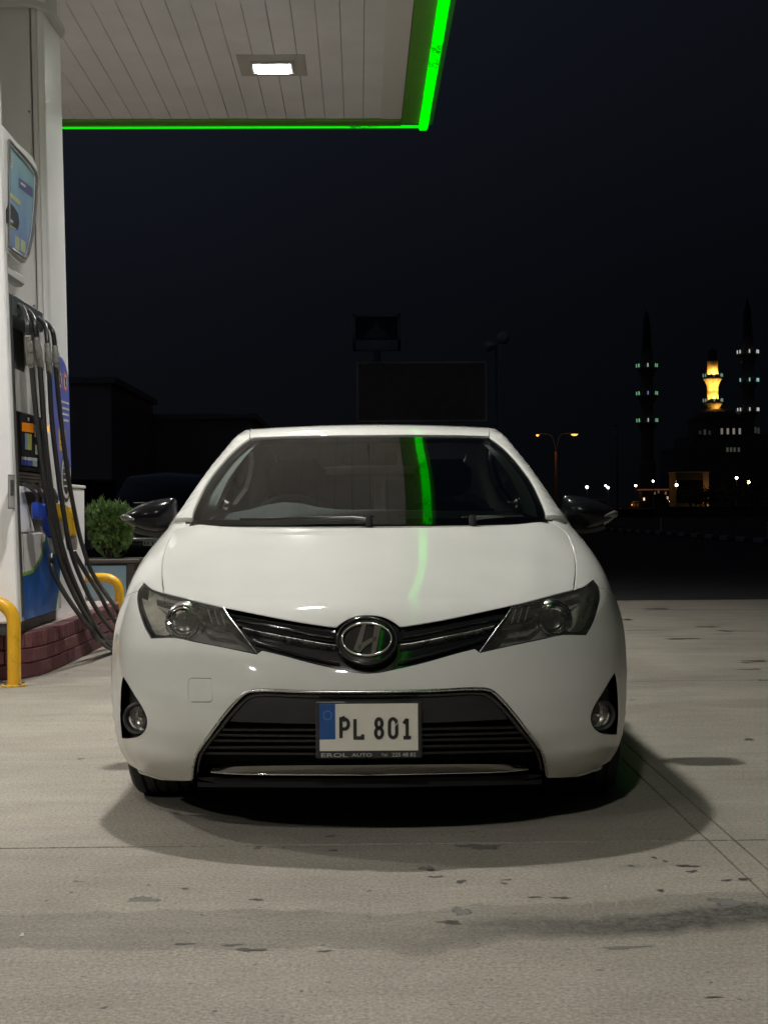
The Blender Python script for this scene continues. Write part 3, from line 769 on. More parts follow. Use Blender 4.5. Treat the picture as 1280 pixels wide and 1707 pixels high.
# band of frit: wider at the foot
cx2 = ins.mean(0); ins = np.array([p+np.array([0, .028 if p[1] < 1.03+WC*p[0]**2+.09 else 0]) for p in ins])
for sx in (1, -1):
    V = []
    for p_ in w_side: V += [(sx*(p_[0]-.026), p_[1]+.035, p_[2]-.010), (sx*(p_[0]-.076), p_[1]+.075+.03, p_[2]+.010)]
    Fq = [(2*i, 2*i+1, 2*i+3, 2*i+2) for i in range(len(w_side)-1)]
    mesh('pillar_lining', V, Fq, mat('pillar_lining_grey', (.52, .55, .53), rough=.8, var=.06, vscale=40), car, smooth=60)
panel('windscreen_frit', [outer, ins], TOPC, M_FRIT, f=f_cab, sp=.03, step=.015, gap=.003, thick=0, edge=False, off=.009, parent=ws, keep2d=1, scale=1)
# roof
ditch = [cabtop(x, y) for x, y in ((.560, 2.16), (.566, 2.4), (.566, 2.8), (.558, 3.2), (.545, 3.6), (.53, 3.9))]
half = [cen(w_top[-1])]+list(w_top[::-1][1:])+ditch+[cabtop(x, 3.93) for x in (.35, .15, 0)]; half[-1] = cen(half[-1])
panel('roof', [sym(half)], TOPC, M_PAINT, f=f_cab, sp=.05, step=.02, gap=.003, thick=.012, parent=car, scale=1)
# cabin sides: pillars and rails
belt = [latp(y, z, f_all) for y, z in ((4.02, 1.07), (3.7, 1.065), (3.4, 1.06), (3.0, 1.045), (2.6, 1.03), (2.2, 1.015), (1.8, .995), (1.50, .965))]
side_lp = list(w_side)+ditch+[latp(3.98, 1.30, f_cab), latp(4.02, 1.18, f_cab)]+belt+[latp(1.32, .985, f_all), hoodp(.728, 1.185)]
def cabl(y, z): return latp(y, z, f_cab)
win1 = [cabl(*p) for p in ((1.72, 1.035), (2.60, 1.07), (2.60, 1.385), (2.42, 1.380), (2.20, 1.325), (2.0, 1.235), (1.84, 1.13))]
win2 = [cabl(*p) for p in ((2.72, 1.075), (3.42, 1.105), (3.62, 1.19), (3.55, 1.27), (3.35, 1.345), (3.05, 1.385), (2.72, 1.390))]
for nm, mt, of, pr in (('cabin_side', M_PAINT, 0, car),):
    cs = panel(nm, [side_lp, win1, win2], CYL, mt, f=f_all, sp=.045, step=.018, gap=.002, thick=.02, off=of, parent=pr, mirror=True, scale=.8)
side_in = [p for p in side_lp]
panel('pillar_trim', [side_lp, win1, win2], CYL, M_GREYTRIM, f=f_all, sp=.06, step=.025, gap=.006, thick=0, edge=False, off=.035, parent=car, mirror=True, scale=.8)
panel('headlining', [sym(half)], TOPC, M_GREYTRIM, f=f_cab, sp=.1, step=.04, gap=.0, thick=0, edge=False, off=.04, parent=car, scale=1)
panel('front_side_window', [win1], CYL, G_SIDE, f=f_all, sp=.08, step=.03, gap=0, thick=0, edge=False, off=.008, parent=car, mirror=True, scale=.8)
panel('rear_side_window', [win2], CYL, G_SIDE, f=f_all, sp=.08, step=.03, gap=0, thick=0, edge=False, off=.008, parent=car, mirror=True, scale=.8)
# doors, quarter panels, sills, tail
bl = {y: latp(y, z, f_all) for y, z in ((1.50, .965), (1.8, .995), (2.2, 1.015), (2.6, 1.03), (3.0, 1.045), (3.4, 1.06), (3.7, 1.065), (4.02, 1.07))}
d1 = [bl[1.5], bl[1.8], bl[2.2], bl[2.6], latp(2.64, .9), latp(2.62, .6), latp(2.60, .26), latp(1.95, .25), latp(1.445, .25), latp(1.46, .6), latp(1.49, .85)]
def door(name, lp): return panel(name, [lp], LAT, M_PAINT, f=f_all, sp=.06, step=.025, gap=.002, thick=.015, parent=car, mirror=True, scale=1)
dd = door('front_door', d1)
ra = arc_pts(190, 112, 10, cy=3.53); d2 = [bl[2.6], bl[3.0], latp(3.36, 1.057, f_all), latp(3.42, .85), ra[-1]]+list(ra[::-1][1:])+[latp(3.15, .26), latp(2.61, .26), latp(2.62, .6), latp(2.64, .9)]
dr = door('rear_door', d2)
ra = arc_pts(112, -14, 16, cy=3.53); q4 = [latp(3.36, 1.057, f_all), bl[3.7], bl[4.02], latp(4.04, .8), latp(4.02, .3)]+list(ra[::-1])+[latp(3.42, .85)]
door('rear_quarter', q4)
for sx, o_ in zip((1, -1), dd):
    MB().tube(curve_pts([(sx*.885, 2.30, .80), (sx*.915, 2.36, .805), (sx*.915, 2.48, .808), (sx*.885, 2.54, .81)], 5), .010, 8).build('door_handle', M_PAINT, o_, smooth=60)
for sx, o_ in zip((1, -1), dr):
    MB().tube(curve_pts([(sx*.885, 3.10, .83), (sx*.915, 3.16, .835), (sx*.915, 3.27, .838), (sx*.885, 3.33, .84)], 5), .010, 8).build('door_handle', M_PAINT, o_, smooth=60)
tailc = [(-.76, .28), (.76, .28), (.78, .6), (.74, .95), (.66, 1.03), (0, 1.05), (-.66, 1.03), (-.74, .95), (-.78, .6)]
panel('tailgate', [[(x, z) for x, z in tailc]], TAIL, M_PAINT, f=f_all, sp=.08, step=.04, gap=0, thick=.02, parent=car, keep2d=1, scale=1)
panel('rear_window', [[(-.52, 1.09), (.52, 1.09), (.42, 1.33), (-.42, 1.33)]], TAIL, G_SIDE, f=f_cab, sp=.08, step=.04, gap=0, thick=0, edge=False, parent=car, keep2d=1, scale=1)
for sx in (1, -1): MB().box(sx*.68-.09, sx*.68+.09, 4.0, 4.20, .78, .92, bev=.03).build('tail_light', mat('tail_red', (.25, .01, .01), rough=.2), car, smooth=40)
MB().box(-.52, .52, .26, .60, .17, .40, bev=.03).box(-.64, .64, .605, 4.0, .17, .40, bev=.03).build('underbody', M_DARK, car)
mb = MB()
for sx in (1, -1): mb.box(sx*.80-.05, sx*.80+.05, 1.3, 3.2, .17, .26, bev=.02)
mb.build('sills', M_MATBLK, car)
MB().box(-.56, .56, .34, 1.0, .402, .60).build('radiator_block', M_DARK, car)
# wheels
M_STEELB = mat('brake_steel', (.25, .24, .23), rough=.4, metal=1)
def wheel(y, sx):
    x = sx*.775
    ty = MB(); wd = .1025
    prof = [(.210, -wd*.92), (.255, -wd), (.292, -wd*.97), (.308, -wd*.84)]
    for k in range(5):
        a = -wd*.78+k*wd*.40
        prof += [(.3135, a), (.3145, a+wd*.27), (.306, a+wd*.29), (.306, a+wd*.37)]
    prof += [(.308, wd*.84), (.292, wd*.97), (.255, wd), (.210, wd*.92)]
    ty.lathe(prof, (0, 0, 0), 'x', 40); t = ty.build('wheel', M_RUBBER, car, smooth=40, loc=(x, y, .3145))
    rim = MB(); o = sx*wd*.75
    rim.lathe([(.212, -wd*.9*sx), (.200, 0), (.205, o), (.215, o*1.1)], (0, 0, 0), 'x', 32)
    for k in range(5):
        a = 2*PI*k/5; c_, s_ = math.cos(a), math.sin(a); h = .028
        V = []
        for r, hw, xx in ((.03, .035, o*1.0), (.12, .026, o*1.05), (.205, .034, o*.85)):
            for d_ in (-hw, hw):
                V += [(xx, r*c_-d_*s_, r*s_+d_*c_), (xx-sx*h, r*c_-d_*s_, r*s_+d_*c_)]
        Fc = []
        for i in range(2):
            b = i*4; Fc += [(b, b+2, b+6, b+4), (b+1, b+5, b+7, b+3), (b, b+4, b+5, b+1), (b+2, b+3, b+7, b+6)]
        rim.add(V, Fc)
    rim.lathe([(.0, o*1.12), (.045, o*1.1), (.055, o*.9)], (0, 0, 0), 'x', 20)
    rim.build('rim', M_ALLOY, t, smooth=35)
    MB().lathe([(.0, -sx*.01), (.155, -sx*.01), (.155, sx*.012), (.06, sx*.012), (.0, sx*.03)], (0, 0, 0), 'x', 28).build('brake_disc', M_STEELB, t, smooth=30)
    MB().lathe([(.0, -sx*.06), (.2, -sx*.06)], (0, 0, 0), 'x', 28).build('dust_shield', M_DARK, t)
for y in (.93, 3.53):
    for sx in (1, -1):
        wheel(y, sx)
        mb = MB(); V = []; n = 20
        for j in range(n+1):
            a = math.radians(-20+220*j/n)
            for xx in (sx*.84, sx*.55): V.append((xx, y+.37*math.cos(a), .32+.37*math.sin(a)))
        mb.add(V, [(2*j, 2*j+1, 2*j+3, 2*j+2) for j in range(n)]); mb.box(sx*.555-.004, sx*.555+.004, y-.37, y+.37, .172, .68); mb.build('arch_liner', M_DARK, car, smooth=60)
# mirrors
def mirror(sx):
    # sections along |x|: x, z top, z bottom, y front, y back
    S = [(.822, 1.120, .988, 1.560, 1.665), (.850, 1.120, .970, 1.535, 1.668), (.893, 1.116, .964, 1.520, 1.670), (.935, 1.108, .966, 1.520, 1.672), (.978, 1.094, .977, 1.530, 1.672), (1.012, 1.077, .992, 1.545, 1.668), (1.036, 1.060, 1.008, 1.565, 1.660), (1.050, 1.044, 1.024, 1.590, 1.645)]
    n = 24; V = []; Fc = []
    for (x, zt, zb_, yf, yb) in S:
        for j in range(n):
            a = 2*PI*j/n; c_, s_ = math.cos(a), math.sin(a)
            zc, hz = (zt+zb_)/2, (zt-zb_)/2; ym = yb-(yb-yf)*.25
            yy = ym-(ym-yf)*abs(c_)**.9 if c_ > 0 else ym+(yb-ym)*abs(c_)**.5
            V.append((sx*x, yy, zc+hz*np.sign(s_)*abs(s_)**.85))
    for i in range(len(S)-1):
        for j in range(n):
            q_ = (i*n+j, i*n+(j+1) % n, (i+1)*n+(j+1) % n, (i+1)*n+j); Fc.append(q_ if sx < 0 else q_[::-1])
    Fc.append(tuple(range(n)) if sx > 0 else tuple(range(n-1, -1, -1))); Fc.append(tuple((len(S)-1)*n+j for j in (range(n-1, -1, -1) if sx > 0 else range(n))))
    h = mesh('wing_mirror', V, Fc, mat('mirror_cap_black', (.008, .008, .010), rough=.20, spec=.20, rvar=.04), car, smooth=50)
    h.modifiers.new('s', 'SUBSURF').render_levels = 1; h.modifiers['s'].levels = 1
    MB().tube(curve_pts([(sx*.80, 1.62, .965), (sx*.86, 1.605, .972), (sx*.93, 1.60, .974), (sx*1.0, 1.60, .990)], 5), [.022]*1+[.021]*15, 10).build('mirror_arm', M_MATBLK, h, smooth=60)
    V = []; Fc = []; m_ = 7
    P = curve_pts([(sx*1.053, 1.600, 1.036), (sx*1.040, 1.560, 1.037), (sx*1.018, 1.540, 1.034), (sx*.992, 1.528, 1.026)], 5)
    MB().tube(P, list(np.linspace(.010, .015, 6))+list(np.linspace(.015, .004, len(P)-6)), 8).build('side_indicator', mat('indicator_lens', (.12, .12, .115), rough=.22, metal=.2), h, smooth=60)
    MB().box(min(sx*.84, sx*1.02), max(sx*.84, sx*1.02), 1.668, 1.674, .985, 1.10, bev=.002).build('mirror_glass', mat('mirror_silver', (.8, .8, .8), rough=.02, metal=1), h)
    # sail plate where the mirror meets the door
    MB().tube([(sx*.80, 1.60, .97), (sx*.83, 1.61, 1.02)], [.03, .02], 8).build('mirror_foot', M_MATBLK, h, smooth=60)
mirror(1); mirror(-1)
# cowl, wipers
P = [(x, 1.035+WC*x*x, cabtop(x, 1.02+WC*x*x)[2]-.035) for x in np.linspace(-.70, .70, 15)]
MB().strip(P, (0, .12, 0), (0, 0, .012)).build('cowl_panel', M_MATBLK, car, smooth=30)
def wiper(xa, xb, up0, up1, xp):
    def onws(x, u, h=.014): p = cabtop(x, 1.0+WC*x*x+u); return p+np.array([0, -.3*h, h])
    mb = MB(); mb.tube([onws(xa+(xb-xa)*t, up0+(up1-up0)*t, .012) for t in np.linspace(0, 1, 12)], .0045, 6)
    b = mb.build('wiper_blade', M_MATBLK, car, smooth=60)
    MB().tube([onws(xp, .0, .006), onws(xp+(xa-xp)*.12, up1*.6, .010), onws(xp+(xa-xp)*.62, (up0+up1)/2, .011)], [.010, .008, .003], 8).build('wiper_arm', mat('wiper_arm_metal', (.16, .16, .165), rough=.35, metal=.5, coat=.3), b, smooth=60)
    MB().lathe([(.0, .012), (.012, .012), (.015, 0), (.015, -.03)], tuple(onws(xp, 0.0, .012)), 'z', 12).build('wiper_pivot', M_MATBLK, b, smooth=40)
wiper(-.50, .02, .004, .022, .0); wiper(.60, .36, .016, .010, .40)
# interior
V = []
mb = MB(); nx, ny = 21, 8
for i in range(nx):
    x = -.72+1.44*i/(nx-1)
    for j in range(ny):
        t = j/(ny-1); y = 1.06+.33*x*x+.02+(.50)*t; z = .975+.088*min(t/.8, 1)**.8 + .042*gauss(x+.36, .15)*gauss(t-.85, .25) - .09*max(t-.85, 0)*2-.02*abs(x)
        V.append((x, y, z))
mb.add(V, [(i*ny+j, (i+1)*ny+j, (i+1)*ny+j+1, i*ny+j+1) for i in range(nx-1) for j in range(ny-1)])
for i in range(nx): pass
mb.box(-.70, .70, 1.50, 1.60, .60, .98, bev=.03)
mb.build('dashboard', M_DASH, car, smooth=60)
st = MB(); ctr = np.array([-.36, 1.93, .955]); a_ = math.radians(24)
st.tube([ctr+np.array([.185*math.cos(t), .185*math.sin(t)*math.sin(a_), .185*math.sin(t)*math.cos(a_)]) for t in np.linspace(0, 2*PI, 36, endpoint=False)], .015, 8, closed=True)
st.tube([ctr+np.array([-.17, 0, 0]), ctr, ctr+np.array([.17, 0, 0])], .02, 8); st.tube([ctr, ctr+np.array([0, -.05, -.16])], .02, 8); st.lathe([(0, -.03), (.06, -.02), (.065, .02)], tuple(ctr), 'y', 16)
st.build('steering_wheel', M_MATBLK, car, smooth=60)
M_SEAT = mat('seat_fabric', (.018, .019, .021), rough=.9, var=.2, vscale=60, bump=.2, bscale=500)
for sx in (1, -1):
    mb = MB(); V = []
    for z, hw, yy, th in ((.55, .24, 2.35, .12), (.75, .26, 2.40, .12), (.95, .25, 2.46, .11), (1.06, .20, 2.50, .09), (1.10, .12, 2.52, .05)):
        V += [(sx*.36+hw*math.cos(2*PI*j/16), yy+th/2*math.sin(2*PI*j/16), z) for j in range(16)]
    mb.add(V, [(i*16+j, i*16+(j+1) % 16, (i+1)*16+(j+1) % 16, (i+1)*16+j) for i in range(4) for j in range(16)])
    s_ = mb.build('front_seat', M_SEAT, car, smooth=60)
    MB().box(sx*.36-.14, sx*.36+.14, 2.50, 2.61, 1.13, 1.31, bev=.05).build('headrest', M_SEAT, s_, smooth=60)
    MB().box(sx*.36-.25, sx*.36+.25, 1.95, 2.45, .42, .58, bev=.06).build('seat_cushion', M_SEAT, s_, smooth=60)
rs_ = MB().box(-.60, .60, 3.10, 3.28, .5, 1.02, bev=.05).build('rear_seat', M_SEAT, car, smooth=60)
MB().box(-.125, .125, 2.02, 2.045, 1.265, 1.325, bev=.02).build('interior_mirror', M_MATBLK, car, smooth=50)
MB().tube([(0, 2.03, 1.30), (0, 2.02, 1.36)], .012, 8).build('mirror_stalk', M_MATBLK, car, smooth=60)
MB().box(-.74, .74, 1.4, 4.1, .38, .44).build('cabin_floor', M_DARK, car)
# =================================================================== GROUND
def nodes_of(m): return m.node_tree, m.node_tree.nodes.new, m.node_tree.links.new
def concrete_mat():
    m = bpy.data.materials.new('forecourt_concrete'); m.use_nodes = True; nt, N, L = nodes_of(m); b = nt.nodes['Principled BSDF']
    g = N('ShaderNodeNewGeometry'); P = g.outputs['Position']
    def noise(scale, vec=(1, 1, 1), det=6, rough=.6, dist=0):
        mp = N('ShaderNodeMapping'); mp.inputs['Scale'].default_value = vec; L(P, mp.inputs[0])
        n = N('ShaderNodeTexNoise'); n.inputs['Scale'].default_value = scale; n.inputs['Detail'].default_value = det; n.inputs['Roughness'].default_value = rough; n.inputs['Distortion'].default_value = dist
        L(mp.outputs[0], n.inputs['Vector']); return n.outputs['Fac']
    def rng_(v, a, b_, c, d):
        r = N('ShaderNodeMapRange'); r.inputs['From Min'].default_value = a; r.inputs['From Max'].default_value = b_; r.inputs['To Min'].default_value = c; r.inputs['To Max'].default_value = d
        L(v, r.inputs['Value']); return r.outputs[0]
    def math_(op, a, b_):
        n = N('ShaderNodeMath'); n.operation = op
        for i, v in enumerate((a, b_)):
            if isinstance(v, (int, float)): n.inputs[i].default_value = v
            else: L(v, n.inputs[i])
        return n.outputs[0]
    fac = rng_(noise(.55, det=6, rough=.65), .3, .7, .80, 1.12)
    fac = math_('MULTIPLY', fac, rng_(noise(2.3, (1, 1.6, 1), 7, .7, .6), .3, .7, .88, 1.08))
    fac = math_('MULTIPLY', fac, rng_(noise(1, (1.2, 9, 1), 8, .75, .5), .3, .7, .94, 1.06))     # broom streaks along x
    fac = math_('MULTIPLY', fac, rng_(noise(1, (5, 60, 1), 5, .7), .3, .7, .95, 1.05))
    fac = math_('MULTIPLY', fac, rng_(noise(90, det=4, rough=.8), .33, .67, .60, 1.40))
    fac = math_('MULTIPLY', fac, rng_(noise(320, det=2), .25, .75, .80, 1.18))
    # old tyre track / damp band crossing in front of the car, darkest on the right
    sx = N('ShaderNodeSeparateXYZ'); L(P, sx.inputs[0]); X, Y = sx.outputs['X'], sx.outputs['Y']
    wob = rng_(noise(1.1, (1, .4, 1), 5, .6), .25, .75, -.14, .14)
    yy = math_('ADD', math_('ADD', Y, wob), math_('MULTIPLY', X, -.04))
    def band(c, h, soft):
        d = math_('ABSOLUTE', math_('SUBTRACT', yy, c), 0.0)
        return rng_(d, h, h+soft, 1.0, 0.0)
    b1 = math_('MULTIPLY', band(3.50, .15, .018), rng_(noise(2.6, (1, 3, 1), 6, .7), .25, .75, .35, 1.0))
    fac = math_('MULTIPLY', fac, math_('SUBTRACT', 1.0, math_('MULTIPLY', b1, .36)))
    b2 = math_('MULTIPLY', math_('MULTIPLY', band(3.46, .055, .045), rng_(X, -.1, .75, 0, 1)), rng_(noise(30, (1, 1, 1), 6, .8), .30, .62, .25, 1.0))
    fac = math_('MULTIPLY', fac, math_('SUBTRACT', 1.0, math_('MULTIPLY', b2, .85)))
    # older bands further off
    for c, h, k in ((7.25, .10, .16), (8.25, .22, .14), (6.1, .25, .06), (10.4, .3, .10), (12.2, .35, .12), (2.4, .3, .05)):
        bb = math_('MULTIPLY', band(c, h, .12), rng_(noise(1.7, (.5, 5, 1), 5, .7), .3, .7, .2, 1.0)); fac = math_('MULTIPLY', fac, math_('SUBTRACT', 1.0, math_('MULTIPLY', bb, k)))
    # cracked, patched area near the road
    cr = math_('MULTIPLY', rng_(noise(1, (.55, 5.5, 1), 7, .72, 1.2), .600, .640, 0, 1), rng_(Y, 9.5, 12.0, 0, .8))
    fac = math_('MULTIPLY', fac, math_('SUBTRACT', 1.0, math_('MULTIPLY', cr, .75)))
    # general small spots
    sp = rng_(noise(7, (1, 1, 1), 2, .5), .735, .765, 0, .55); fac = math_('MULTIPLY', fac, math_('SUBTRACT', 1.0, sp))
    sp = rng_(noise(34, (1, 1, 1), 2, .5), .69, .75, 0, .55); fac = math_('MULTIPLY', fac, math_('SUBTRACT', 1.0, sp))
    mx = N('ShaderNodeMixRGB'); mx.blend_type = 'MULTIPLY'; mx.inputs[0].default_value = 1
    cm = N('ShaderNodeMixRGB'); cm.inputs[1].default_value = (.318, .292, .236, 1); cm.inputs[2].default_value = (.325, .288, .240, 1); L(rng_(noise(.6, det=3), .35, .65, 0, 1), cm.inputs[0])
    L(cm.outputs[0], mx.inputs[1]); L(fac, mx.inputs[2]); L(mx.outputs[0], b.inputs['Base Color'])
    b.inputs['Roughness'].default_value = .82
    L(rng_(noise(1.5, (.8, 5, 1), 5), .3, .7, .68, .95), b.inputs['Roughness'])
    h = math_('ADD', math_('MULTIPLY', noise(150, det=5, rough=.7), 1.0), math_('MULTIPLY', noise(1, (6, 160, 1), 4, .7), .5))
    bp = N('ShaderNodeBump'); bp.inputs['Strength'].default_value = .55; bp.inputs['Distance'].default_value = .004; L(h, bp.inputs['Height']); L(bp.outputs[0], b.inputs['Normal'])
    return m
M_CONC = concrete_mat()
M_JOINT = mat('joint_filler', (.045, .042, .038), rough=.9, var=.3, vscale=30)
M_ASPH = mat('asphalt', (.040, .040, .039), rough=.88, var=.3, vscale=1.5, bump=.4, bscale=120)
M_EARTH = mat('dark_earth', (.030, .026, .020), rough=.95, var=.4, vscale=.4)
grd = mesh('ground', [(-900, -200, -.14), (900, -200, -.14), (900, 1500, -.14), (-900, 1500, -.14)], [(0, 1, 2, 3)], M_EARTH); tag(grd, 'dark open ground around the filling station', kind='structure')
fc = MB().box(-14, 16, -9, 15.8, -.30, -.012).build('forecourt', M_JOINT); tag(fc, 'pale concrete forecourt of the filling station', kind='structure')
xs = [-14, -9.4, -4.9, -.9e9, 1.10, 1.183, 5.6, 10.4, 16]; xs = [-14, -9.4, -4.9, 1.10, 1.185, 5.6, 10.4, 16]
ys = [-9, -4, .35, 4.375, 8.42, 12.0, 15.8]
for i in range(len(xs)-1):
    for j in range(len(ys)-1):
        g_ = .0035 if xs[i+1]-xs[i] > .2 else .003
        x0, x1, y0_, y1 = xs[i]+g_, xs[i+1]-g_, ys[j]+.006, ys[j+1]-.006
        dz = 0.0
        MB().box(x0, x1, y0_, y1, -.10, dz, bev=.0012).build('concrete_slab', M_CONC, fc)
road = mesh('road', [(-60, 15.83, -.03), (60, 15.83, -.03), (60, 90, -.03), (-60, 90, -.03)], [(0, 1, 2, 3)], M_ASPH); tag(road, 'unlit asphalt road beyond the forecourt', kind='structure')
MB().box(-14, 16, 15.803, 15.90, -.12, -.008, bev=.01).build('edge_kerb', M_CONC, fc)
# stains and drips: thin irregular films on the slabs
M_STAIN = mat('oil_stain', (.07, .064, .058), rough=.45, var=.3, vscale=40)
M_STAIN2 = mat('faint_stain', (.17, .158, .145), rough=.7, var=.15, vscale=40)
def soak(m):
    nt, N, L = nodes_of(m); b = nt.nodes['Principled BSDF']; o = [n for n in nt.nodes if n.type == 'OUTPUT_MATERIAL'][0]
    a = N('ShaderNodeAttribute'); a.attribute_name = 'soft'; t = N('ShaderNodeBsdfTransparent'); x = N('ShaderNodeMixShader')
    g = N('ShaderNodeNewGeometry'); n = N('ShaderNodeTexNoise'); n.inputs['Scale'].default_value = 45; n.inputs['Detail'].default_value = 5; L(g.outputs['Position'], n.inputs['Vector'])
    m1 = N('ShaderNodeMath'); m1.operation = 'ADD'; L(a.outputs['Fac'], m1.inputs[0]); L(n.outputs['Fac'], m1.inputs[1])
    r = N('ShaderNodeMapRange'); r.inputs['From Min'].default_value = .70; r.inputs['From Max'].default_value = 1.05; r.inputs['To Max'].default_value = .88; L(m1.outputs[0], r.inputs['Value'])
    L(r.outputs[0], x.inputs[0]); L(t.outputs[0], x.inputs[1]); L(b.outputs[0], x.inputs[2]); L(x.outputs[0], o.inputs[0])
soak(M_STAIN); soak(M_STAIN2)
def blot(px, py, wpx, hpx, m=None, seed=0):
    c = onz(px, py, 0); d = c[1]; wx = wpx/2/2300*d*1.35; wy = hpx*.55*d*d/(2300*1.06)
    r_ = random.Random(seed+int(px*7+py)); n = 26; ph = [r_.uniform(0, 6.28) for _ in range(4)]
    V = [(c[0], c[1], .0010)]
    for rr in (.55, 1.0):
        for k in range(n):
            a = 2*PI*k/n; q = rr*(1+.25*math.sin(2*a+ph[0])+.2*math.sin(3*a+ph[1])+.16*math.sin(5*a+ph[2])+.10*math.sin(9*a+ph[3])); V.append((c[0]+wx*q*math.cos(a), c[1]+wy*q*math.sin(a), .0010))
    o = mesh('oil_stain', V, [(0, k+1, (k+1) % n+1) for k in range(n)]+[(k+1, k+1+n, (k+1) % n+1+n, (k+1) % n+1) for k in range(n)], m or M_STAIN, fc)
    at_ = o.data.attributes.new('soft', 'FLOAT', 'POINT'); at_.data.foreach_set('value', [1.0]+[.6]*n+[0.0]*n); return o
for (px, py, w_, h_) in [(308, 1482, 16, 3), (428, 1500, 22, 4), (418, 1584, 42, 7), (386, 1576, 34, 4), (307, 1574, 30, 5), (173, 1681, 15, 4), (1070, 1713, 5, 3), (542, 1586, 26, 3), (720, 1451, 18, 3), (726, 1462, 20, 4), (768, 1470, 18, 6), (840, 1473, 10, 4), (845, 1467, 16, 3), (890, 1496, 18, 4), (935, 1497, 26, 5), (750, 1538, 38, 7), (1052, 1444, 12, 3), (1145, 1444, 34, 5), (1152, 1453, 20, 4), (1090, 1430, 8, 4), (1108, 1436, 10, 3), (1100, 1485, 14, 5), (1210, 1468, 18, 4), (1240, 1466, 22, 5), (1187, 1663, 24, 5), (556, 1418, 14, 4), (120, 1488, 5, 4), (285, 1283, 14, 2), (1095, 1015, 30, 3), (1045, 1033, 14, 4), (1180, 1045, 30, 3), (1210, 1052, 22, 3), (1135, 1065, 50, 3), (1260, 1102, 40, 3), (1246, 1105, 22, 2), (1250, 1116, 30, 3), (1275, 1134, 20, 3), (1248, 1233, 18, 4)]:
    blot(px, py, w_, h_)
for (px, py, w_, h_) in [(768, 1520, 26, 16), (712, 1448, 22, 9), (800, 1412, 60, 10), (130, 1470, 14, 4), (1215, 1505, 60, 14), (240, 1500, 60, 8), (1040, 1580, 70, 6)]:
    blot(px, py, w_, h_, M_STAIN2)
# joint with crumbled edge on the right
V = []; n = 30
for k in range(n):
    y_ = 3.15+k*.028; V += [(1.185+.004*math.sin(k*1.7), y_, .0012), (1.197+.012*abs(math.sin(k*.9+1))+.004*math.sin(k*3.1), y_, .0012)]
mesh('crumbled_joint', V, [(2*k, 2*k+1, 2*k+3, 2*k+2) for k in range(n-1)], M_JOINT, fc)
M_MARK = mat('tyre_scuff_pale', (.46, .42, .36), rough=.8); soak(M_MARK)
for x0 in (958, 972, 990, 1004, 1020):
    P = [onz(x0+t*(34+8*math.sin(x0))+10*t*t, 1398+t*165, 0) for t in np.linspace(0, 1, 14)]; V = []; so = []
    for k_, p_ in enumerate(P): V += [(p_[0]-.011, p_[1], .0013), (p_[0], p_[1], .0013), (p_[0]+.011, p_[1], .0013)]; e_ = .34*math.sin(PI*(k_+.5)/14); so += [0, e_, 0]
    o = mesh('tyre_mark', V, [q_ for k_ in range(13) for q_ in ((3*k_, 3*k_+1, 3*k_+4, 3*k_+3), (3*k_+1, 3*k_+2, 3*k_+5, 3*k_+4))], M_MARK, fc); o.data.attributes.new('soft', 'FLOAT', 'POINT').data.foreach_set('value', so)
# litter
c = onz(37, 1561); lit = MB().add([(-.007, -.005, .002), (.007, -.004, .003), (.004, .006, .007), (-.004, .005, .004), (0, 0, .010)], [(0, 1, 4), (1, 2, 4), (2, 3, 4), (3, 0, 4)]).build('litter', mat('paper_white', (.8, .8, .78), rough=.8), None, loc=(c[0], c[1], 0)); tag(lit, 'tiny white scrap of paper on the concrete at the lower left', 'litter')

# =================================================================== CANOPY
canopy = thing('canopy', 'grey slatted filling-station canopy with bright green light edge overhead', 'canopy', (-4, 3, 5.16))
M_CEIL = mat('ceiling_panel_grey', (.80, .79, .81), rough=.55, var=.06, vscale=2.2, rvar=.08, spec=.3)
M_TRIMG_ = mat('backing_grey', (.12, .12, .12), rough=.7)
M_OLIVE = mat('canopy_edge_green', (.13, .30, .05), rough=.5, var=.08, vscale=5)
M_LED = emis('green_led', (0.0, 1.0, 0.0008), 1.2, dirt=.97, dscale=30)
M_LEDB = emis('green_led_plain', (0.0, 1.0, 0.0008), 1.0, dirt=.93, dscale=5)
def ch(o): o.parent = canopy; o.matrix_parent_inverse = Matrix.Translation((4, -3, -5.16)); return o
PW = .2; X1 = .462; base_me = None
for k in range(42):
    x1 = X1-k*PW; x0 = x1-PW+.0045
    mb = MB(); V = []
    dz = rng.uniform(-.001, .0015); nY = 2
    prof = [(x0, 5.185), (x0, 5.163+dz), (x0+.004, 5.160+dz), (x1-.004, 5.160+dz+rng.uniform(-.0008, .0008)), (x1, 5.163+dz), (x1, 5.185)]
    ysl = np.array([-9, 14.45])
    for y in ysl: V += [(a, y, z) for a, z in prof]
    mb.add(V, [(j, j+1, j+7, j+6) for j in range(5)]); ch(mb.build('ceiling_panel', M_CEIL))
ch(MB().box(-8, .69, -9, 14.6, 5.187, 5.25).build('ceiling_backing', M_TRIMG_))
ch(MB().box(.466, .655, -9, 14.60, 5.145, 5.180, bev=.004).build('edge_trim', M_OLIVE))
ch(MB().box(-8, .463, 14.455, 14.66, 5.135, 5.180, bev=.004).build('edge_trim', M_OLIVE))
ch(MB().box(.655, .80, -9, 14.72, 5.16, 6.1).build('fascia', mat('fascia_green', (.05, .16, .05), rough=.45, var=.05)))
ch(MB().box(-8, .655, 14.60, 14.72, 5.185, 6.1).build('fascia', mat('fascia_green')))
ch(MB().box(-8, .80, -9, 14.72, 6.1, 6.15).build('canopy_roof', M_MATBLK))
V = []; 
ysl = np.linspace(-9, 14.70, 80)
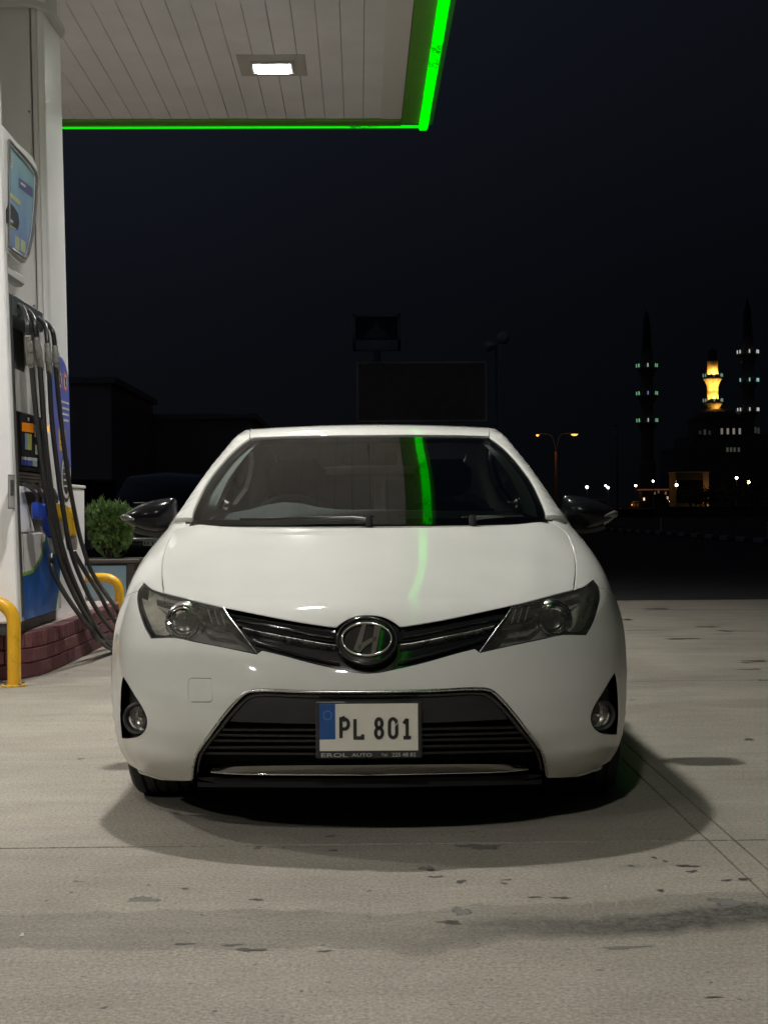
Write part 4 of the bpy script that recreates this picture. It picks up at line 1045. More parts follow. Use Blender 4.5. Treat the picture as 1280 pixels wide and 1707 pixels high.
for y in ysl: V += [(.655+rng.uniform(-.0015, .0015), y, 5.120), (.665, y, 5.100), (.735, y, 5.100+rng.uniform(-.001, .001)), (.750+rng.uniform(-.0015, .0015), y, 5.130), (.655, y, 5.158), (.750, y, 5.158)]
Fc = []
for i in range(79):
    a, b = i*6, (i+1)*6
    for p, q in ((0, 1), (1, 2), (2, 3), (3, 5), (4, 0)): Fc.append((a+p, a+q, b+q, b+p))
Fc += [(474, 475, 476, 477, 479, 478), (5, 4, 3, 2, 1, 0)]
ch(mesh('led_strip', V, Fc, M_LED))
ch(MB().box(-8, .655, 14.665, 14.712, 5.1275, 5.150, bev=.006).build('led_strip', M_LEDB))
# crinkled protective film left along the right-hand edge of the ceiling
V = []; nyy, nxx = 90, 7
for i in range(nyy):
    y = 10.6+3.85*i/(nyy-1)
    for j in range(nxx):
        x = .245+.215*j/(nxx-1); V.append((x, y, 5.157-.004*abs(math.sin(i*.83+.7*math.sin(j*1.9)))*math.sin(PI*j/(nxx-1))**.5*(1+.5*math.sin(i*.31))))
ch(mesh('ceiling_film', V, [(i*nxx+j, i*nxx+j+1, (i+1)*nxx+j+1, (i+1)*nxx+j) for i in range(nyy-1) for j in range(nxx-1)], mat('ceiling_film_grey', (.74, .715, .71), rough=.5), smooth=180))
M_LITD = emis('luminaire_diffuser', (1, .97, .9), 85.0)
M_LUM = mat('luminaire_plate', (.52, .50, .48), rough=.45, var=.04)
def ceiling_light(x, y, label):
    t = thing('ceiling_light', label, 'ceiling light', (x, y, 5.158), 0, 'recessed lamps of the canopy')
    MB().box(-.31, .31, -.30, .30, -.004, .0, bev=.001).build('light_plate', M_LUM, t)
    mb = MB()
    for a in ((-.195, -.165, -.125, .125), (.165, .195, -.125, .125), (-.195, .195, -.150, -.1255), (-.195, .195, .1255, .150)): mb.box(a[0], a[1], a[2], a[3], -.035, -.0045, bev=.006)
    mb.build('light_frame', M_LUM, t, smooth=30)
    MB().box(-.160, .160, -.122, .122, -.040, -.0045, bev=.012).build('diffuser', M_LITD, t)
for i, (lx, ly, lw) in enumerate(LAMPS):
    ceiling_light(lx, ly, ['lit rectangular lamp in the canopy ceiling, the one seen above the car', 'lit canopy lamp right above the car roof', 'lit canopy lamp above the camera', 'lit canopy lamp left of the pump column, far row', 'lit canopy lamp beyond the pump column', 'lit canopy lamp left of the camera'][i])

# =================================================================== PUMP ISLAND
isl = MB(); 
outer = [(-3.25, 8.72), (-2.75, 8.66), (-2.42, 8.68), (-2.20, 8.78), (-2.085, 8.98), (-2.045, 9.4), (-2.03, 10.0), (-2.03, 11.3), (-2.05, 11.75), (-2.2, 11.95), (-2.7, 12.0), (-3.25, 12.0)]
outer = [tuple(p) for p in curve_pts(outer, 6)]
inn = inset(np.array(outer), .055)
M_ISL = mat('island_concrete', (.36, .29, .265), rough=.8, var=.18, vscale=6, bump=.3, bscale=90)
M_BR = [mat('brick_maroon_%s' % 'abc'[i], c, rough=.75, var=.3, vscale=25, bump=.4, bscale=120) for i, c in enumerate([(.155, .048, .055), (.125, .040, .048), (.185, .070, .072)])]
M_MORT = mat('brick_mortar', (.07, .03, .033), rough=.9, var=.3, vscale=30)
isld = thing('pump_island', 'raised pump island edged with dark red bricks, hoses falling over it', 'pump island', (-2.65, 10.3, 0))
def par(o, p):
    o.parent = p; o.matrix_parent_inverse = Matrix.Translation(-p.location); return o
mb = MB(); prism(mb, [tuple(p) for p in inn], lambda u, v, h: (u, v, h), .285); par(mb.build('island_core', M_MORT), isld)
inn2 = inset(np.array(outer), .075); mb = MB(); prism(mb, [tuple(p) for p in inn2], lambda u, v, h: (u, v, .286+h), .010); par(mb.build('island_top', M_ISL), isld)
per = np.array(outer); seg = np.linalg.norm(np.diff(per, axis=0), axis=1); cum = np.concatenate([[0], np.cumsum(seg)]); TOT = cum[-1]
def onper(s):
    x = np.interp(s, cum, per[:, 0]); y = np.interp(s, cum, per[:, 1]); x2 = np.interp(s+.02, cum, per[:, 0]); y2 = np.interp(s+.02, cum, per[:, 1]); x1 = np.interp(s-.02, cum, per[:, 0]); y1 = np.interp(s-.02, cum, per[:, 1])
    return x, y, math.atan2(y2-y1, x2-x1)
brick_me = {}
def brick(s, ln, z0, z1, key):
    x, y, a = onper(s)
    kk = key
    if kk not in brick_me:
        o_ = MB().box(-ln/2, ln/2, .002, .075, 0, z1-z0, bev=.005); me = bpy.data.meshes.new('brick'); me.from_pydata(o_.V, [], o_.F); me.update(); me.materials.append(M_BR[key[1]]); brick_me[kk] = me
    o = link('brick', brick_me[kk], None, None, (x, y, z0), (rng.uniform(-.02, .02), rng.uniform(-.01, .01), a+rng.uniform(-.02, .02)))
    return par(o, isld)
s = .03; k = 0
while s < TOT-.05: brick(s, .066, .192, .290, ('t', int(rng.integers(0, 3)))); s += .0735; k += 1
for c_, (z0, z1) in enumerate(((.100, .186), (.004, .094))):
    s = .06+.1*c_
    while s < TOT-.1: brick(s, .205, z0, z1, ('s%d' % c_, int(rng.integers(0, 3)))); s += .2135

# hoops
M_YEL = mat('yellow_paint', (.78, .42, .012), rough=.35, coat=.5, var=.08, vscale=12, rvar=.1)
def hoop(y, x1, x0, h, label, r=.041):
    t = thing('safety_hoop', label, 'safety hoop', (x1, y, 0), 0, 'yellow hoops guarding the pump island')
    R_ = .13; P = [(x1, y, .0), (x1, y, h-R_-r)]
    for k in range(1, 9):
        a = PI/2*k/8; P.append((x1-R_+R_*math.cos(a), y, h-R_-r+R_*math.sin(a)))
    for k in range(0, 9):
        a = PI/2+PI/2*k/8; P.append((x0+R_+R_*math.cos(a), y, h-R_-r+R_*math.sin(a)))
    P.append((x0, y, 0)); par(MB().tube(P, r, 20).build('hoop_tube', M_YEL, smooth=60), t)
    for x in (x1, x0):
        par(MB().lathe([(.0, .012), (.074, .012), (.078, .008), (.078, 0)], (x, y, 0), 'z', 20).build('base_plate', mat('yellow_worn', (.50, .29, .03), rough=.7, var=.5, vscale=30), smooth=40), t)
        for a in (.8, 2.4, 3.9, 5.5): par(MB().lathe([(.0, .022), (.009, .022), (.010, .012)], (x+.062*math.cos(a), y+.062*math.sin(a), 0), 'z', 6).build('anchor_bolt', mat('bolt_steel', (.3, .28, .25), rough=.5, metal=1)), t)
hoop(8.46, -2.115, -3.2, .555, 'near yellow steel hoop bolted down in front of the brick island')
hoop(12.22, -2.125, -3.2, .52, 'far yellow steel hoop behind the hoses by the planter')

# =================================================================== COLUMN
M_WHITE = mat('cladding_white', (.86, .855, .85), rough=.45, coat=.1, var=.04, vscale=2.5, rvar=.06)
M_WHITE2 = mat('cladding_grey', (.60, .59, .57), rough=.5, coat=.0, var=.05, vscale=2.0, rvar=.06)
M_TRIMG = mat('trim_grey', (.16, .155, .15), rough=.45, var=.08)
def lean(z): return .018-.017*(z-1.06)
colm = thing('canopy_column', 'tall white clad column carrying the canopy, with blue notice on its side', 'column', (-2.75, 10.3, .29))
def rbox(x0, x1, y0_, y1, r, z0, z1, off=0.0, n=8, skew=True):
    V = []; P = []
    for cx, cy, a0 in ((x1-r, y1-r, 0), (x0+r, y1-r, 90), (x0+r, y0_+r, 180), (x1-r, y0_+r, 270)):
        for k in range(n+1):
            a = math.radians(a0+90*k/n); P.append((cx+(r+off)*math.cos(a), cy+(r+off)*math.sin(a)))
    mb = MB(); m_ = len(P)
    for z in (z0, z1):
        V += [(p[0]+(lean(z) if skew else 0), p[1], z) for p in P]
    return mb.add(V, [(i, (i+1) % m_, (i+1) % m_+m_, i+m_) for i in range(m_)]+[tuple(range(m_-1, -1, -1)), tuple(range(m_, 2*m_))])
par(rbox(-3.20, -2.315, 9.995, 10.5, .02, .29, 5.155).build('column_front_panel', M_WHITE2, smooth=30), colm)
par(rbox(-3.10, -2.290, 10.03, 10.55, .004, .29, 5.155).build('column_groove', M_TRIMG, smooth=30), colm)
par(rbox(-2.305, -2.268, 10.00, 10.10, .008, .29, 5.155).build('column_bead', M_WHITE2, smooth=30), colm)
par(rbox(-3.0, -2.225, 10.03, 10.66, .05, .29, 5.155).build('column_side_panel', M_WHITE, smooth=30), colm)
par(rbox(-3.20, -2.22, 9.96, 10.70, .20, 4.70, 4.745, .05).build('column_collar', M_WHITE2, smooth=30), colm)
par(rbox(-3.20, -2.22, 9.98, 10.68, .20, 4.745, 5.155, .0).build('column_head', M_WHITE2, smooth=30), colm)
for z in (4.9, 3.95, 2.55): par(MB().lathe([(0, -.003), (.008, -.003), (.009, .003)], (-2.33+lean(z), 9.992, z), 'y', 8).build('rivet', M_TRIMG), colm)
# printed notice on the column side (plane facing +x)
XS = -2.225
def side_poly(name, pts, m, h, parent, x=XS):
    """flat print on a face that looks towards +x; pts in (Y, z)"""
    mb = MB(); prism(mb, pts, lambda u, v, hh: (x+lean(v)+.0012*h+hh, u, v), .001); return par(mb.build(name, m), parent)
def yz(px, py, X): p = onx(px, py, X+lean(onx(px, py, X)[2])); return (p[1], p[2])
def pxpoly(name, pts, m, h, parent, x=XS): return side_poly(name, [yz(a, b, x) for a, b in pts], m, h, parent, x)
M_BLUE = mat('notice_blue', (.11, .15, .50), rough=.35, var=.05); M_PRW = mat('print_white', (.62, .63, .62), rough=.4); M_PRY = mat('print_yellow', (.70, .42, .06), rough=.4)
M_PRR = mat('print_red', (.55, .12, .07), rough=.4); M_PRK = mat('print_black', (.03, .03, .035), rough=.4); M_PRG = mat('print_green', (.22, .36, .06), rough=.4)
def yzc(cy, cz, ry, rz_, n=24, a0=0, a1=360): return [(cy+ry*math.cos(math.radians(a0+(a1-a0)*k/n)), cz+rz_*math.sin(math.radians(a0+(a1-a0)*k/n))) for k in range(n+(0 if a1-a0 == 360 else 1))]
# the blue field: arched top, pointed foot
bl_ = yzc(10.33, 2.02, .29, .20, 16, 0, 180)+[(10.04, 1.5), (10.10, 1.30), (10.17, 1.14), (10.24, 1.32), (10.36, 1.42), (10.62, 1.40)]
side_poly('blue_notice', bl_, M_BLUE, 1, colm)
for cy in (10.30, 10.49):
    side_poly('ban_ring', yzc(cy, 2.045, .075, .075), M_PRR, 2, colm); side_poly('ban_disc', yzc(cy, 2.045, .057, .057), M_PRW, 3, colm)
    side_poly('ban_bar', [(cy-.05, 2.085), (cy-.04, 2.095), (cy+.05, 2.005), (cy+.04, 1.995)], M_PRR, 4, colm); side_poly('ban_pictogram', [(cy-.022, 2.01), (cy+.02, 2.01), (cy+.02, 2.08), (cy-.022, 2.08)], M_PRK, 5, colm)
for k, (a, b) in enumerate(((10.27, 10.60), (10.36, 10.60), (10.33, 10.58), (10.40, 10.57))): side_poly('notice_line', [(a, 1.88-k*.045), (b, 1.88-k*.045), (b, 1.895-k*.045), (a, 1.895-k*.045)], M_PRW, 2, colm)
side_poly('yellow_notice', [(10.33+u, 1.60+v) for u, v in rrect(.22, .17, .03)], M_PRY, 2, colm)
for k in range(3): side_poly('notice_line', [(10.26, 1.555+k*.04), (10.42, 1.555+k*.04), (10.42, 1.568+k*.04), (10.26, 1.568+k*.04)], M_PRK, 3, colm)
side_poly('emblem_ring', yzc(10.42, 1.32, .17, .185), M_PRK, 2, colm); side_poly('emblem_disc', yzc(10.42, 1.32, .145, .158), M_PRW, 3, colm)
side_poly('emblem_globe', yzc(10.42, 1.32, .115, .125), M_PRK, 4, colm)
for k in range(4): side_poly('emblem_line', [(10.33, 1.25+k*.045), (10.51, 1.25+k*.045), (10.51, 1.262+k*.045), (10.33, 1.262+k*.045)], M_PRW, 5, colm)
side_poly('green_dot', yzc(10.33, 1.06, .05, .06), M_PRG, 2, colm)
for k in range(3): side_poly('small_print', [(10.44, 1.02+k*.03), (10.56, 1.02+k*.03), (10.56, 1.03+k*.03), (10.44, 1.03+k*.03)], mat('print_grey', (.2, .2, .2), rough=.5), 2, colm)
side_poly('small_print', [(10.45, .87), (10.56, .87), (10.56, .90), (10.45, .90)], mat('print_grey'), 2, colm)

# =================================================================== FUEL DISPENSER (faces +x)
def lean(z): return -.033*(z-1.06)
disp = thing('fuel_dispenser', 'tall white and blue fuel pump with black hoses and blue and yellow nozzles', 'fuel pump', (-2.5, 9.2, .29))
def leanbox(x0, x1, y0_, y1, z0, z1, bev=.0):
    mb = MB().box(x0, x1, y0_, y1, z0, z1, bev); mb.V = [(x+lean(z), y, z) for x, y, z in mb.V]; return mb
def dpart(name, mb, m, smooth=None): return par(mb.build(name, m, smooth=smooth), disp)
XD = -2.14
M_DSP = mat('dispenser_dark', (.055, .055, .055), rough=.45, var=.15, rvar=.08); M_PNL = mat('dispenser_panel_grey', (.40, .39, .365), rough=.4, var=.12, vscale=5)
M_STEEL = mat('brushed_steel', (.42, .415, .40), rough=.38, metal=.9, var=.1, rvar=.1)
dpart('dispenser_body', leanbox(-2.95, XD-.16, 8.70, 9.90, .36, 2.43), M_WHITE2)
dpart('plinth', leanbox(-2.9, XD-.05, 8.60, 9.86, .296, .36), M_DSP)
dpart('frame_post', leanbox(XD-.16, XD, 8.692, 8.75, .40, 2.44, .006), M_DSP, 30)
dpart('frame_post', leanbox(XD-.16, XD-.02, 9.56, 9.62, 1.20, 2.44, .006), M_WHITE2, 30)
dpart('header', leanbox(XD-.16, XD+.01, 8.752, 9.56, 2.30, 2.44, .008), mat('header_slate', (.07, .085, .088), rough=.4), 30)
dpart('hose_outlet_panel', leanbox(XD-.158, XD-.13, 8.752, 9.56, 2.02, 2.30), M_DARK)
dpart('back_panel', leanbox(XD-.158, XD-.12, 8.752, 9.56, 1.74, 2.02), M_PNL)
dpart('back_panel', leanbox(XD-.158, XD-.11, 8.752, 9.56, 1.715, 1.735), M_STEEL)
dpart('display_panel', leanbox(XD-.158, XD-.012, 8.752, 9.56, 1.33, 1.71, .006), mat('display_black', (.010, .010, .011), rough=.6, spec=.12), 30)
dpart('louvre_panel', leanbox(XD-.158, XD-.03, 8.752, 9.56, 1.23, 1.325, .004), M_TRIMG, 30)
for k in range(4): dpart('louvre_slat', leanbox(XD-.03, XD-.012, 8.77, 9.54, 1.240+k*.022, 1.250+k*.022), M_STEEL)
XP = XD-.010
def dpx(name, pts, m, h, x=XP): return pxpoly(name, pts, m, h, disp, x)
def q(x0, y0_, x1, y1): return [(x0, y1), (x1, y1+ (x1-x0)*.0), (x1, y0_), (x0, y0_)]
def sk(x0, y0_, x1, y1, k): return [(x0, y1), (x1, y1+k*(x1-x0)), (x1, y0_+k*(x1-x0)), (x0, y0_)]
M_AMB = emis('amber_display', (1.0, .30, .02), .34, dirt=.6, dscale=9)
dpx('price_display', sk(37, 704, 56, 719, .12), M_AMB, 1); dpx('indicator_lamp', sk(77, 710, 82, 720, .1), emis('amber_lamp_on', (1, .45, .1), 1.2), 1)
dpx('product_label', sk(42, 722, 47, 749, .1), mat('label_blue', (.18, .26, .42), rough=.4), 1); dpx('product_label', sk(47.3, 723, 53, 750, .1), mat('label_yellow', (.48, .50, .10), rough=.4), 1)
dpx('keypad_plate', sk(58, 704, 65, 728, .3), mat('plate_grey', (.38, .40, .40), rough=.4), 1); dpx('keypad_plate', sk(59, 741, 65, 757, .2), mat('plate_pale', (.42, .50, .42), rough=.4), 1)
for i, x in enumerate((36.5, 46, 54)): dpx('grade_button', sk(x, 761+i, x+8, 775+i, .1), [mat('button_blue', (.05, .08, .35), rough=.3), mat('button_blue'), mat('button_pale_blue', (.22, .38, .45), rough=.3)][i], 1); dpx('grade_stripe', sk(x, 761+i, x+8, 766+i, .1), mat('label_white', (.5, .52, .54), rough=.4), 2)
dpx('logo_dot', sk(46.5, 696, 49, 702, .1), M_PRW, 1)
# nozzle bay: white cheeks, dark boots
dpart('bay_panel', leanbox(XD-.158, XD-.05, 8.752, 9.88, .93, 1.225, .004), M_DSP, 30)
mb = MB(); prism(mb, [(8.755, 1.228), (8.86, 1.228), (9.13, .935), (8.755, .935)], lambda u, v, h: (XD-.05+lean(v)+h, u, v), .045); dpart('bay_cheek', mb, M_WHITE, 30)
dpart('bay_lintel', leanbox(XD-.05, XD-.015, 8.87, 9.60, 1.195, 1.228, .004), M_WHITE, 30)
dpart('lower_door', leanbox(XD-.158, XD-.006, 8.752, 9.88, .375, .925, .010), M_WHITE, 30)
zdoor = [(8.636, .372), (8.636, .62)]
M_DBL = mat('door_blue', (.012, .12, .46), rough=.3, coat=.5, var=.05); 
swo = [(8.753, .378), (9.66, .378), (9.78, .50), (9.86, .70), (9.875, .92), (9.45, .92), (9.36, .80), (9.20, .71), (9.02, .665), (8.753, .655)]
side_poly('door_swoosh', swo, M_DBL, 0, disp, XD-.004)
side_poly('door_green_line', [(8.753, .655), (9.02, .665), (9.20, .71), (9.36, .80), (9.45, .92), (9.43, .92), (9.33, .81), (9.18, .73), (9.01, .686), (8.753, .678)], mat('line_green', (.20, .42, .06), rough=.4), 1, disp, XD-.004)
side_poly('door_green_line', [(9.66, .378), (9.78, .50), (9.86, .70), (9.875, .92), (9.86, .92), (9.84, .70), (9.765, .51), (9.64, .378)], mat('line_green'), 1, disp, XD-.004)
dpart('door_seam', leanbox(XD-.006, XD-.0035, 8.80, 8.806, .40, .92), M_TRIMG)
# pylon at the near end and its label
pyl = par(leanbox(-3.0, -2.135, 8.57, 8.65, .372, 5.15, .012).build('end_pylon', M_WHITE, smooth=30), disp)
par(leanbox(-2.98, -2.143, 8.651, 8.69, .372, 5.15).build('pylon_return', mat('pylon_beige', (.46, .44, .37), rough=.4), smooth=30), disp)
par(leanbox(-2.97, -2.17, 8.585, 8.64, .297, .37, .004).build('pylon_foot', M_DSP), disp)
lab = sk(13.5, 791, 25, 848, .05)
pxpoly('pylon_label', lab, mat('label_frame', (.22, .21, .20), rough=.5), 1, disp, -2.133); pxpoly('label_face', sk(14.3, 793, 24.2, 846, .05), mat('label_grey', (.45, .44, .41), rough=.5), 2, disp, -2.105)
pxpoly('label_print', sk(17, 800, 23, 826, .05), mat('label_print_grey', (.10, .10, .10), rough=.5, var=.9, vscale=90), 3, disp, -2.105)
# hoses
M_HOSE = mat('hose_rubber', (.022, .023, .024), rough=.38, spec=.6, var=.15, rvar=.1)
M_CPL = mat('coupling_grey', (.20, .195, .18), rough=.5, var=.35, vscale=40)
def hose(pts, r=.0165, cpl=None):
    """pts: (px, py, X)"""
    P = [onx(a, b, c) for a, b, c in pts]; C = curve_pts(P, 8)
    for p in C: p[2] = max(p[2], r+.001)
    h_ = dpart('hose', MB().tube(C, r, 10), M_HOSE, 60)
    if cpl:
        C2 = curve_pts([onx(a, b, c) for a, b, c in cpl], 10); n = len(C2); mb = MB()
        for t0, t1, rr in ((0, .30, .0205), (.28, .33, .0245), (.33, .62, .0255), (.62, .66, .022), (.66, .92, .0235), (.92, 1.0, .0195)):
            i0, i1 = int(t0*(n-1)), max(int(t1*(n-1)), int(t0*(n-1))+1); mb.tube(C2[i0:i1+1], rr, 12)
        o = mb.build('hose_coupling', M_CPL, smooth=30); o.parent = h_; return h_
        P = curve_pts([onx(a, b, c) for a, b, c in cpl], 9); n = len(P); R_ = [(.021, .026, .027, .023)[int(3.99*i/n)]*(1 if (i//2) % 2 else .82) for i in range(n)]
        o = MB().tube(P, R_, 12).build('hose_coupling', M_CPL, smooth=30); o.parent = h_; o.matrix_parent_inverse = h_.matrix_parent_inverse.copy() if False else Matrix.Identity(4)
        o.parent = h_; 
    return h_
hose([(29, 507, -2.2), (38, 513, -2.12), (45, 532, -2.05), (49, 560, -2.03), (53, 610, -2.03), (58, 660, -2.03), (64, 720, -2.02), (72, 790, -2.01), (82, 850, -2.0), (94, 910, -1.98), (112, 965, -1.95), (140, 1020, -1.91), (168, 1058, -1.88), (196, 1076, -1.84), (212, 1084.0, -1.8), (216, 1087.0, -1.785), (211, 1089.0, -1.8), (200, 1086, -1.84), (176, 1076, -1.86), (150, 1046, -1.9), (122, 1010, -1.95), (98, 972, -1.99), (87, 945, -2.02), (85, 925, -2.05)], r=0.0165, cpl=[(47, 560, -2.03), (49, 580, -2.03), (52, 612, -2.03)])
hose([(40, 513, -2.2), (48, 519, -2.12), (57, 535, -2.06), (62, 562, -2.04), (68, 620, -2.03), (72, 680, -2.03), (78, 750, -2.02), (88, 830, -2.01), (100, 895, -1.99), (118, 955, -1.95), (146, 1018, -1.9), (172, 1062, -1.86), (198, 1082, -1.83), (212, 1078.0, -1.8), (216, 1081.0, -1.785), (211, 1083.0, -1.8), (196, 1068, -1.84), (164, 1066, -1.87), (150, 1040, -1.9), (124, 985, -1.96), (100, 930, -2.02), (92, 880, -2.06)], r=0.018, cpl=[(61, 562, -2.04), (65, 590, -2.03), (69, 618, -2.03)])
hose([(63, 529, -2.2), (70, 534, -2.13), (77, 548, -2.08), (80, 575, -2.06), (83, 630, -2.05), (87, 700, -2.04), (96, 780, -2.03), (106, 850, -2.01), (118, 915, -1.98), (138, 970, -1.94), (164, 1020, -1.9), (198, 1062, -1.85), (212, 1056.0, -1.8), (216, 1059.0, -1.785), (211, 1061.0, -1.8), (198, 1044, -1.88), (182, 1020, -1.92), (166, 990, -1.95), (148, 962, -1.98), (132, 935, -2.03), (124, 920, -2.06)], r=0.0165, cpl=[(80, 573, -2.06), (82, 600, -2.05), (84, 628, -2.05)])
hose([(73, 536, -2.2), (80, 540, -2.13), (88, 552, -2.08), (92, 578, -2.07), (95, 630, -2.06), (102, 700, -2.06), (112, 780, -2.04), (124, 850, -2.02), (138, 910, -1.99), (158, 962, -1.95), (196, 1018, -1.9), (212, 1052.0, -1.8), (216, 1055.0, -1.785), (211, 1057.0, -1.8), (194, 1080, -1.85), (160, 1050, -1.89), (134, 1005, -1.93), (112, 950, -1.97), (96, 890, -2.0), (84, 830, -2.02), (76, 760, -2.03), (70, 700, -2.04)], r=0.0165, cpl=[(92, 577, -2.07), (94, 600, -2.06), (96, 624, -2.06)])
# nozzles
def zo(pts): return [(a/7.757, 680+b/7.757) for a, b in pts]
def nozzle(body, m, base, spout, x):
    mb = MB(); pts = [yz(a, b, x) for a, b in zo(body)]
    pts = [(p[0], p[1]) for p in curve_pts([np.array(q_) for q_ in pts+[pts[0]]], 4)[:-1]]
    c = np.mean(pts, 0)
    ins_ = [(p[0]*.88+c[0]*.12, p[1]*.9+c[1]*.1) for p in pts]; n = len(pts); V = [(x-.030, u, v) for u, v in ins_]+[(x-.018, u, v) for u, v in pts]+[(x+.018, u, v) for u, v in pts]+[(x+.030, u, v) for u, v in ins_]
    Fc = [tuple(range(n)), tuple(range(4*n-1, 3*n-1, -1))]
    for r_ in range(3):
        for i in range(n): Fc.append((r_*n+i, (r_+1)*n+i, (r_+1)*n+(i+1) % n, r_*n+(i+1) % n))
    mb.add(V, Fc); nb = dpart('nozzle', mb, m, 35)
    def sub(name, mb_, mm):
        o = mb_.build(name, mm, smooth=50); o.parent = nb; return o
    P = [onx(a/7.757, 680+b/7.757, x) for a, b in base]; sub('nozzle_swivel', MB().tube(P, [.026]*(len(P)-1)+[.020], 12), M_STEEL)
    P = curve_pts([onx(a/7.757, 680+b/7.757, x-.02) for a, b in spout], 5); sub('nozzle_guard', MB().tube(P, .006, 6), M_STEEL)
nozzle([(455, 1220), (520, 1268), (600, 1235), (650, 1290), (665, 1420), (672, 1560), (690, 1645), (640, 1645), (600, 1500), (560, 1430), (480, 1440), (458, 1360)], mat('nozzle_blue', (.015, .06, .45), rough=.4, var=.06), [(660, 1650), (680, 1760), (690, 1880)], [(570, 1440), (540, 1530), (570, 1620), (640, 1650)], -2.06)
MY = mat('nozzle_yellow', (.72, .44, .02), rough=.4, var=.06)
nozzle([(725, 1240), (772, 1275), (798, 1440), (752, 1445)], MY, [(776, 1450), (790, 1600), (800, 1700)], [(760, 1445), (750, 1530), (780, 1640)], -2.08)
nozzle([(818, 1255), (895, 1405), (882, 1425), (912, 1600), (912, 1645), (868, 1645), (842, 1440)], MY, [(890, 1650), (900, 1740), (905, 1830)], [(850, 1450), (830, 1540), (865, 1640)], -2.08)
nozzle([(890, 1285), (957, 1385), (962, 1440), (978, 1600), (968, 1645), (928, 1645), (903, 1440), (884, 1400)], MY, [(948, 1650), (960, 1740), (965, 1830)], [(910, 1450), (895, 1540), (925, 1640)], -2.09)
for x0 in (300, 380, 460, 560): # spouts' boots arching over the bay
    P = curve_pts([onx(a/7.757, 680+b/7.757, -2.12) for a, b in ((x0+20, 985), (x0+110, 1040), (x0+165, 1130), (x0+175, 1230))], 5); dpart('spout_boot', MB().tube(P, .014, 8), M_DSP, 60)
# second cabinet beyond the column
cab2 = thing('service_cabinet', 'low white cabinet just beyond the column, its edge showing', 'cabinet', (-2.5, 11.0, .29))
par(MB().box(-3.0, -2.235, 10.78, 11.25, .29, 1.25, bev=.01).build('cabinet_body', M_WHITE, smooth=30), cab2)
par(MB().box(-3.02, -2.225, 10.76, 11.27, 1.25, 1.275, bev=.006).build('cabinet_top', M_WHITE2, smooth=30), cab2)

# =================================================================== ADVERTISING SCREEN
XA = -2.135
ad = thing('advert_display', 'blue poster in a white curved frame mounted high on the pump side', 'poster display', (-2.3, 9.0, 3.0))
def adpoly(pts): return [yz(a, b, XA) for a, b in pts]
fr_o = [(4.7, 208), (30, 238), (55, 262), (62.5, 277), (63.2, 312), (61.5, 350), (58, 385), (51, 418), (44, 438), (36, 440), (22, 429), (10, 418)]
fr_i = [(14, 238), (30, 256), (57.5, 289), (57.8, 318), (56, 350), (52.5, 385), (46.5, 415), (40.5, 430), (30, 424), (14, 412)]
mb = MB(); prism(mb, adpoly(fr_o), lambda u, v, h: (XA+lean(v)+h, u, v), -.13); par(mb.build('display_housing', M_WHITE, smooth=20), ad)
ring = [(onx(a, b, XA+lean(onx(a, b, XA)[2]))+np.array([.012, 0, 0])) for a, b in curve_pts([(13, 233), (30, 253), (57, 287), (58.3, 318), (56.5, 350), (53, 385), (47, 414), (41, 430), (30, 424), (13, 411)], 3)]
par(MB().tube(ring, .010, 6, closed=True).build('display_frame', M_TRIMG, smooth=60), ad)
def adp(name, pts, m, h): 
    mb = MB(); prism(mb, [yz(a, b, XA) for a, b in pts], lambda u, v, hh: (XA+lean(v)+.0015*h+hh, u, v), .001); return par(mb.build(name, m), ad)
m = bpy.data.materials.new('poster_print'); m.use_nodes = True; nt_, N_, L_ = nodes_of(m); b_ = nt_.nodes['Principled BSDF']
g_ = N_('ShaderNodeNewGeometry'); s_ = N_('ShaderNodeSeparateXYZ'); L_(g_.outputs['Position'], s_.inputs[0])
n_ = N_('ShaderNodeTexNoise'); n_.inputs['Scale'].default_value = 5; n_.inputs['Detail'].default_value = 5; L_(g_.outputs['Position'], n_.inputs['Vector'])
mr_ = N_('ShaderNodeMapRange'); mr_.inputs['From Min'].default_value = 2.65; mr_.inputs['From Max'].default_value = 3.45; L_(s_.outputs['Z'], mr_.inputs['Value'])
ad_ = N_('ShaderNodeMath'); ad_.operation = 'ADD'; mu_ = N_('ShaderNodeMath'); mu_.operation = 'MULTIPLY_ADD'; mu_.inputs[1].default_value = .7; mu_.inputs[2].default_value = -.35; L_(n_.outputs['Fac'], mu_.inputs[0]); L_(mr_.outputs[0], ad_.inputs[0]); L_(mu_.outputs[0], ad_.inputs[1])
r_ = N_('ShaderNodeValToRGB'); r_.color_ramp.elements[0].color = (.20, .26, .50, 1); r_.color_ramp.elements[1].color = (.42, .68, .74, 1); e_ = r_.color_ramp.elements.new(.45); e_.color = (.30, .46, .68, 1); L_(ad_.outputs[0], r_.inputs[0]); L_(r_.outputs[0], b_.inputs['Base Color']); b_.inputs['Roughness'].default_value = .25
adp('poster', fr_i, m, 0)
adp('poster_text_block', sk(15, 251, 21, 275, 1.0), mat('poster_cream', (.50, .48, .36), rough=.4), 1)
for k in range(4): adp('poster_text_line', sk(16, 255+k*5, 20, 257+k*5, 1.0), mat('poster_ochre', (.30, .22, .06), rough=.4), 2)
adp('poster_banner', sk(32, 296, 55, 312, .75), mat('poster_navy', (.05, .06, .22), rough=.4), 1); adp('poster_banner_text', sk(35, 303, 43, 307, .75), M_PRW, 2)
adp('poster_lettering', sk(15, 318, 35, 326, .9), mat('poster_yellow', (.50, .52, .22), rough=.4), 1)
adp('poster_picture', [(10.5, 350), (16, 337), (24, 345), (31, 356), (33, 372), (30, 384), (20, 376), (11, 372)], mat('poster_dark', (.03, .035, .05), rough=.4), 1)
